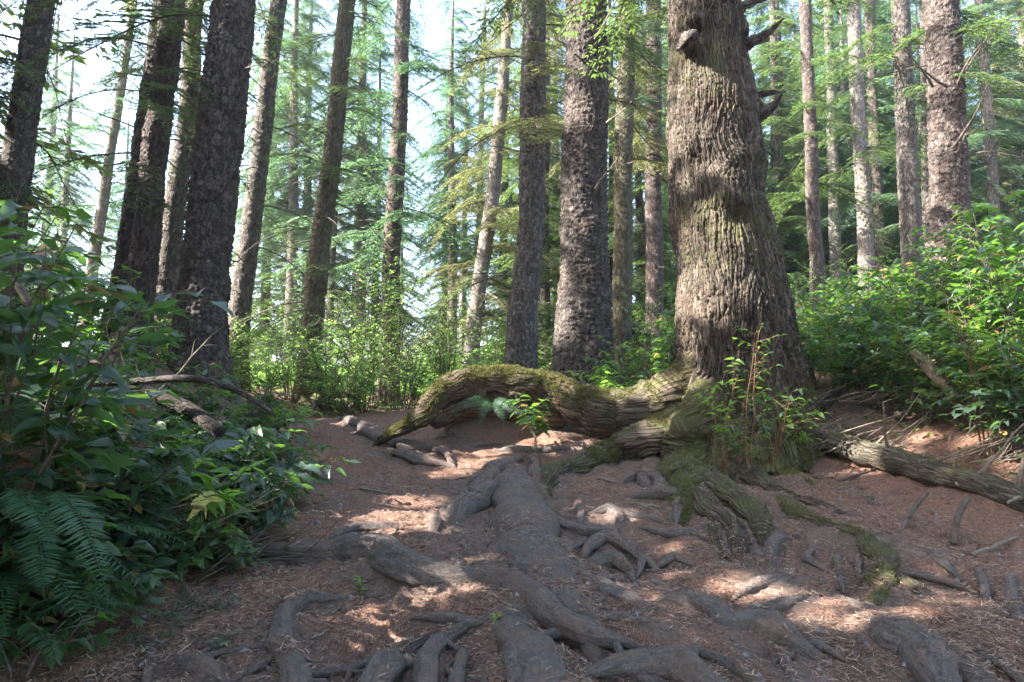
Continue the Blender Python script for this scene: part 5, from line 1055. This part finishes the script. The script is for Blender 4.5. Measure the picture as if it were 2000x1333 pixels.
# leaf litter, small ground plants and grass of the floor
def scatter(name, label, n, box, tpl, size, mat, seed, tilt=.35, fn=None, lift=.004):
    g = rng(seed); x = g.uniform(box[0], box[1], n); y = g.uniform(box[2], box[3], n)
    if fn is not None: k = fn(x, y, g); x, y = x[k], y[k]; n = len(x)
    a = g.uniform(0, 6.28, n); d = np.stack([np.cos(a), np.sin(a), g.normal(0, tilt, n)], -1)
    V, F = inst(tpl[0], tpl[1], frames(d, np.array([0, 0, 1.]) + g.normal(0, tilt, (n, 3))), g.uniform(*size, n), np.stack([x, y, HG(x, y) + lift * (1 + 2 * g.random(n))], -1))
    A = Acc(); A.add(V, F, 0, np.repeat(g.random(n), len(tpl[0]))); o = A.build(name, mat); o['kind'] = 'stuff'; o['label'] = label; return o
scatter('leaf_litter', 'brown fallen leaves and bark flakes on the floor', 5200, (-4, 6, 2.2, 10), LEAF_S, (.012, .05), DEADM, 61, .3)
scatter('twig_litter', 'short broken twigs strewn on the floor', 2600, (-4, 6, 2.2, 10), (np.array([(0, -.03, 0), (0, .03, 0), (1, .02, .05), (1, -.02, .05), (.5, 0, .08)]), np.array([(0, 1, 4, 4), (1, 2, 4, 4), (2, 3, 4, 4), (3, 0, 4, 4)])[:, :3]), (.03, .11), TWIG, 64, .12, lift=.006)
bank = lambda x, y, g: (vn(np.stack([x * 1.4, y * 1.4, x * 0], -1), 8) > -.1) & ((x < -1.7 - .17 * y + .3) | (x > 4.5 - .28 * y + .5) | (y > 10.5))
scatter('pebbles', 'small grey pebbles and clods on the path', 900, (-3, 4, 2.2, 9), (np.array([(-.5, 0, 0), (0, -.4, .02), (.5, .05, 0), (.05, .42, 0), (.05, 0, .38)]), np.array([(0, 1, 4), (1, 2, 4), (2, 3, 4), (3, 0, 4)])), (.010, .045), STONEM, 66, .1, lift=0)
scatter('ground_cover', 'small green leaves covering the floor under the shrubs', 26000, (-9, 9, 2.2, 16), LEAF_S, (.03, .075), SALAL, 62, .5, bank, .05)
scatter('moss_tufts', 'short moss tufts on the bank and under the giant tree', 30000, (-3.4, 4.2, 2.4, 9), (np.array([(0, -.12, 0), (0, .12, 0), (.1, 0, 1.)]), np.array([(0, 1, 2)])), (.012, .03), MOSSM, 63, .5,
        lambda x, y, g: (fbm(np.stack([x * 4, y * 4, x * 0], -1), 3, 5) > .15) & (np.exp(-((x - 2.2) / .8) ** 2 - ((y - 5.9) / .7) ** 2) + np.exp(-((x + 2.0) / .45) ** 2 - ((y - 6.2) / 1.6) ** 2) > g.random(len(x)) * .8), 0)
# undergrowth closing the view low between the trunks
UND = [branch_tpl(s, 1.6, .10, .5, .06, .11, .7, .1, .2) for s in (31, 32)]
def undergrowth():
    g = rng(91); A = []; var = []
    for k in range(3200):
        Y = g.uniform(17, 46); px = g.uniform(-100, 2150); x = (px - 1000) / FP * Y; z = H0(x, Y)
        if px < 760: h = g.uniform(0, .25 + .05 * (Y - 17)) + .1
        else: h = g.uniform(0, 2.2 if px > 1100 else 1.3)
        T = UND[g.integers(2)]; a = g.uniform(0, 6.28); sc_ = g.uniform(.8, 1.5) * (1 + (Y - 17) * .02)
        Rz = np.array([[math.cos(a), -math.sin(a), 0], [math.sin(a), math.cos(a), 0], [0, 0, 1]])
        A.append(T['LV'] @ Rz.T * sc_ + np.array([x, Y, z + h + .3])); var.append(np.full(len(A[-1]), g.random()))
    V = np.vstack(A); F = np.arange(len(V)).reshape(-1, 4); o = mk('undergrowth', V, F, HUCK, attrs={'var': np.concatenate(var)}, smooth=False); o['kind'] = 'stuff'; o['label'] = 'green undergrowth of the wood behind the trunks'
undergrowth()

# ------------------------------------------------------------------ the light haze of the wood
def haze():
    m = bpy.data.materials.new('haze'); m.use_nodes = True; t = m.node_tree; t.nodes.clear()
    v = N(t, 'ShaderNodeVolumePrincipled', i={'Color': (.92, .96, 1, 1), 'Density': .0013, 'Anisotropy': .5}); N(t, 'ShaderNodeOutputMaterial', i={'Volume': v.outputs[0]})
    x0, x1, y0, y1, z0, z1 = -142, 142, -42, 202, -45, 24
    V = np.array([(x, y, z) for x in (x0, x1) for y in (y0, y1) for z in (z0, z1)], float); F = np.array([(0, 1, 3, 2), (4, 6, 7, 5), (0, 4, 5, 1), (2, 3, 7, 6), (0, 2, 6, 4), (1, 5, 7, 3)])
    o = mk('haze', V, F, m, smooth=False); o['kind'] = 'stuff'; o['label'] = 'thin pale haze between the far trees'
haze()
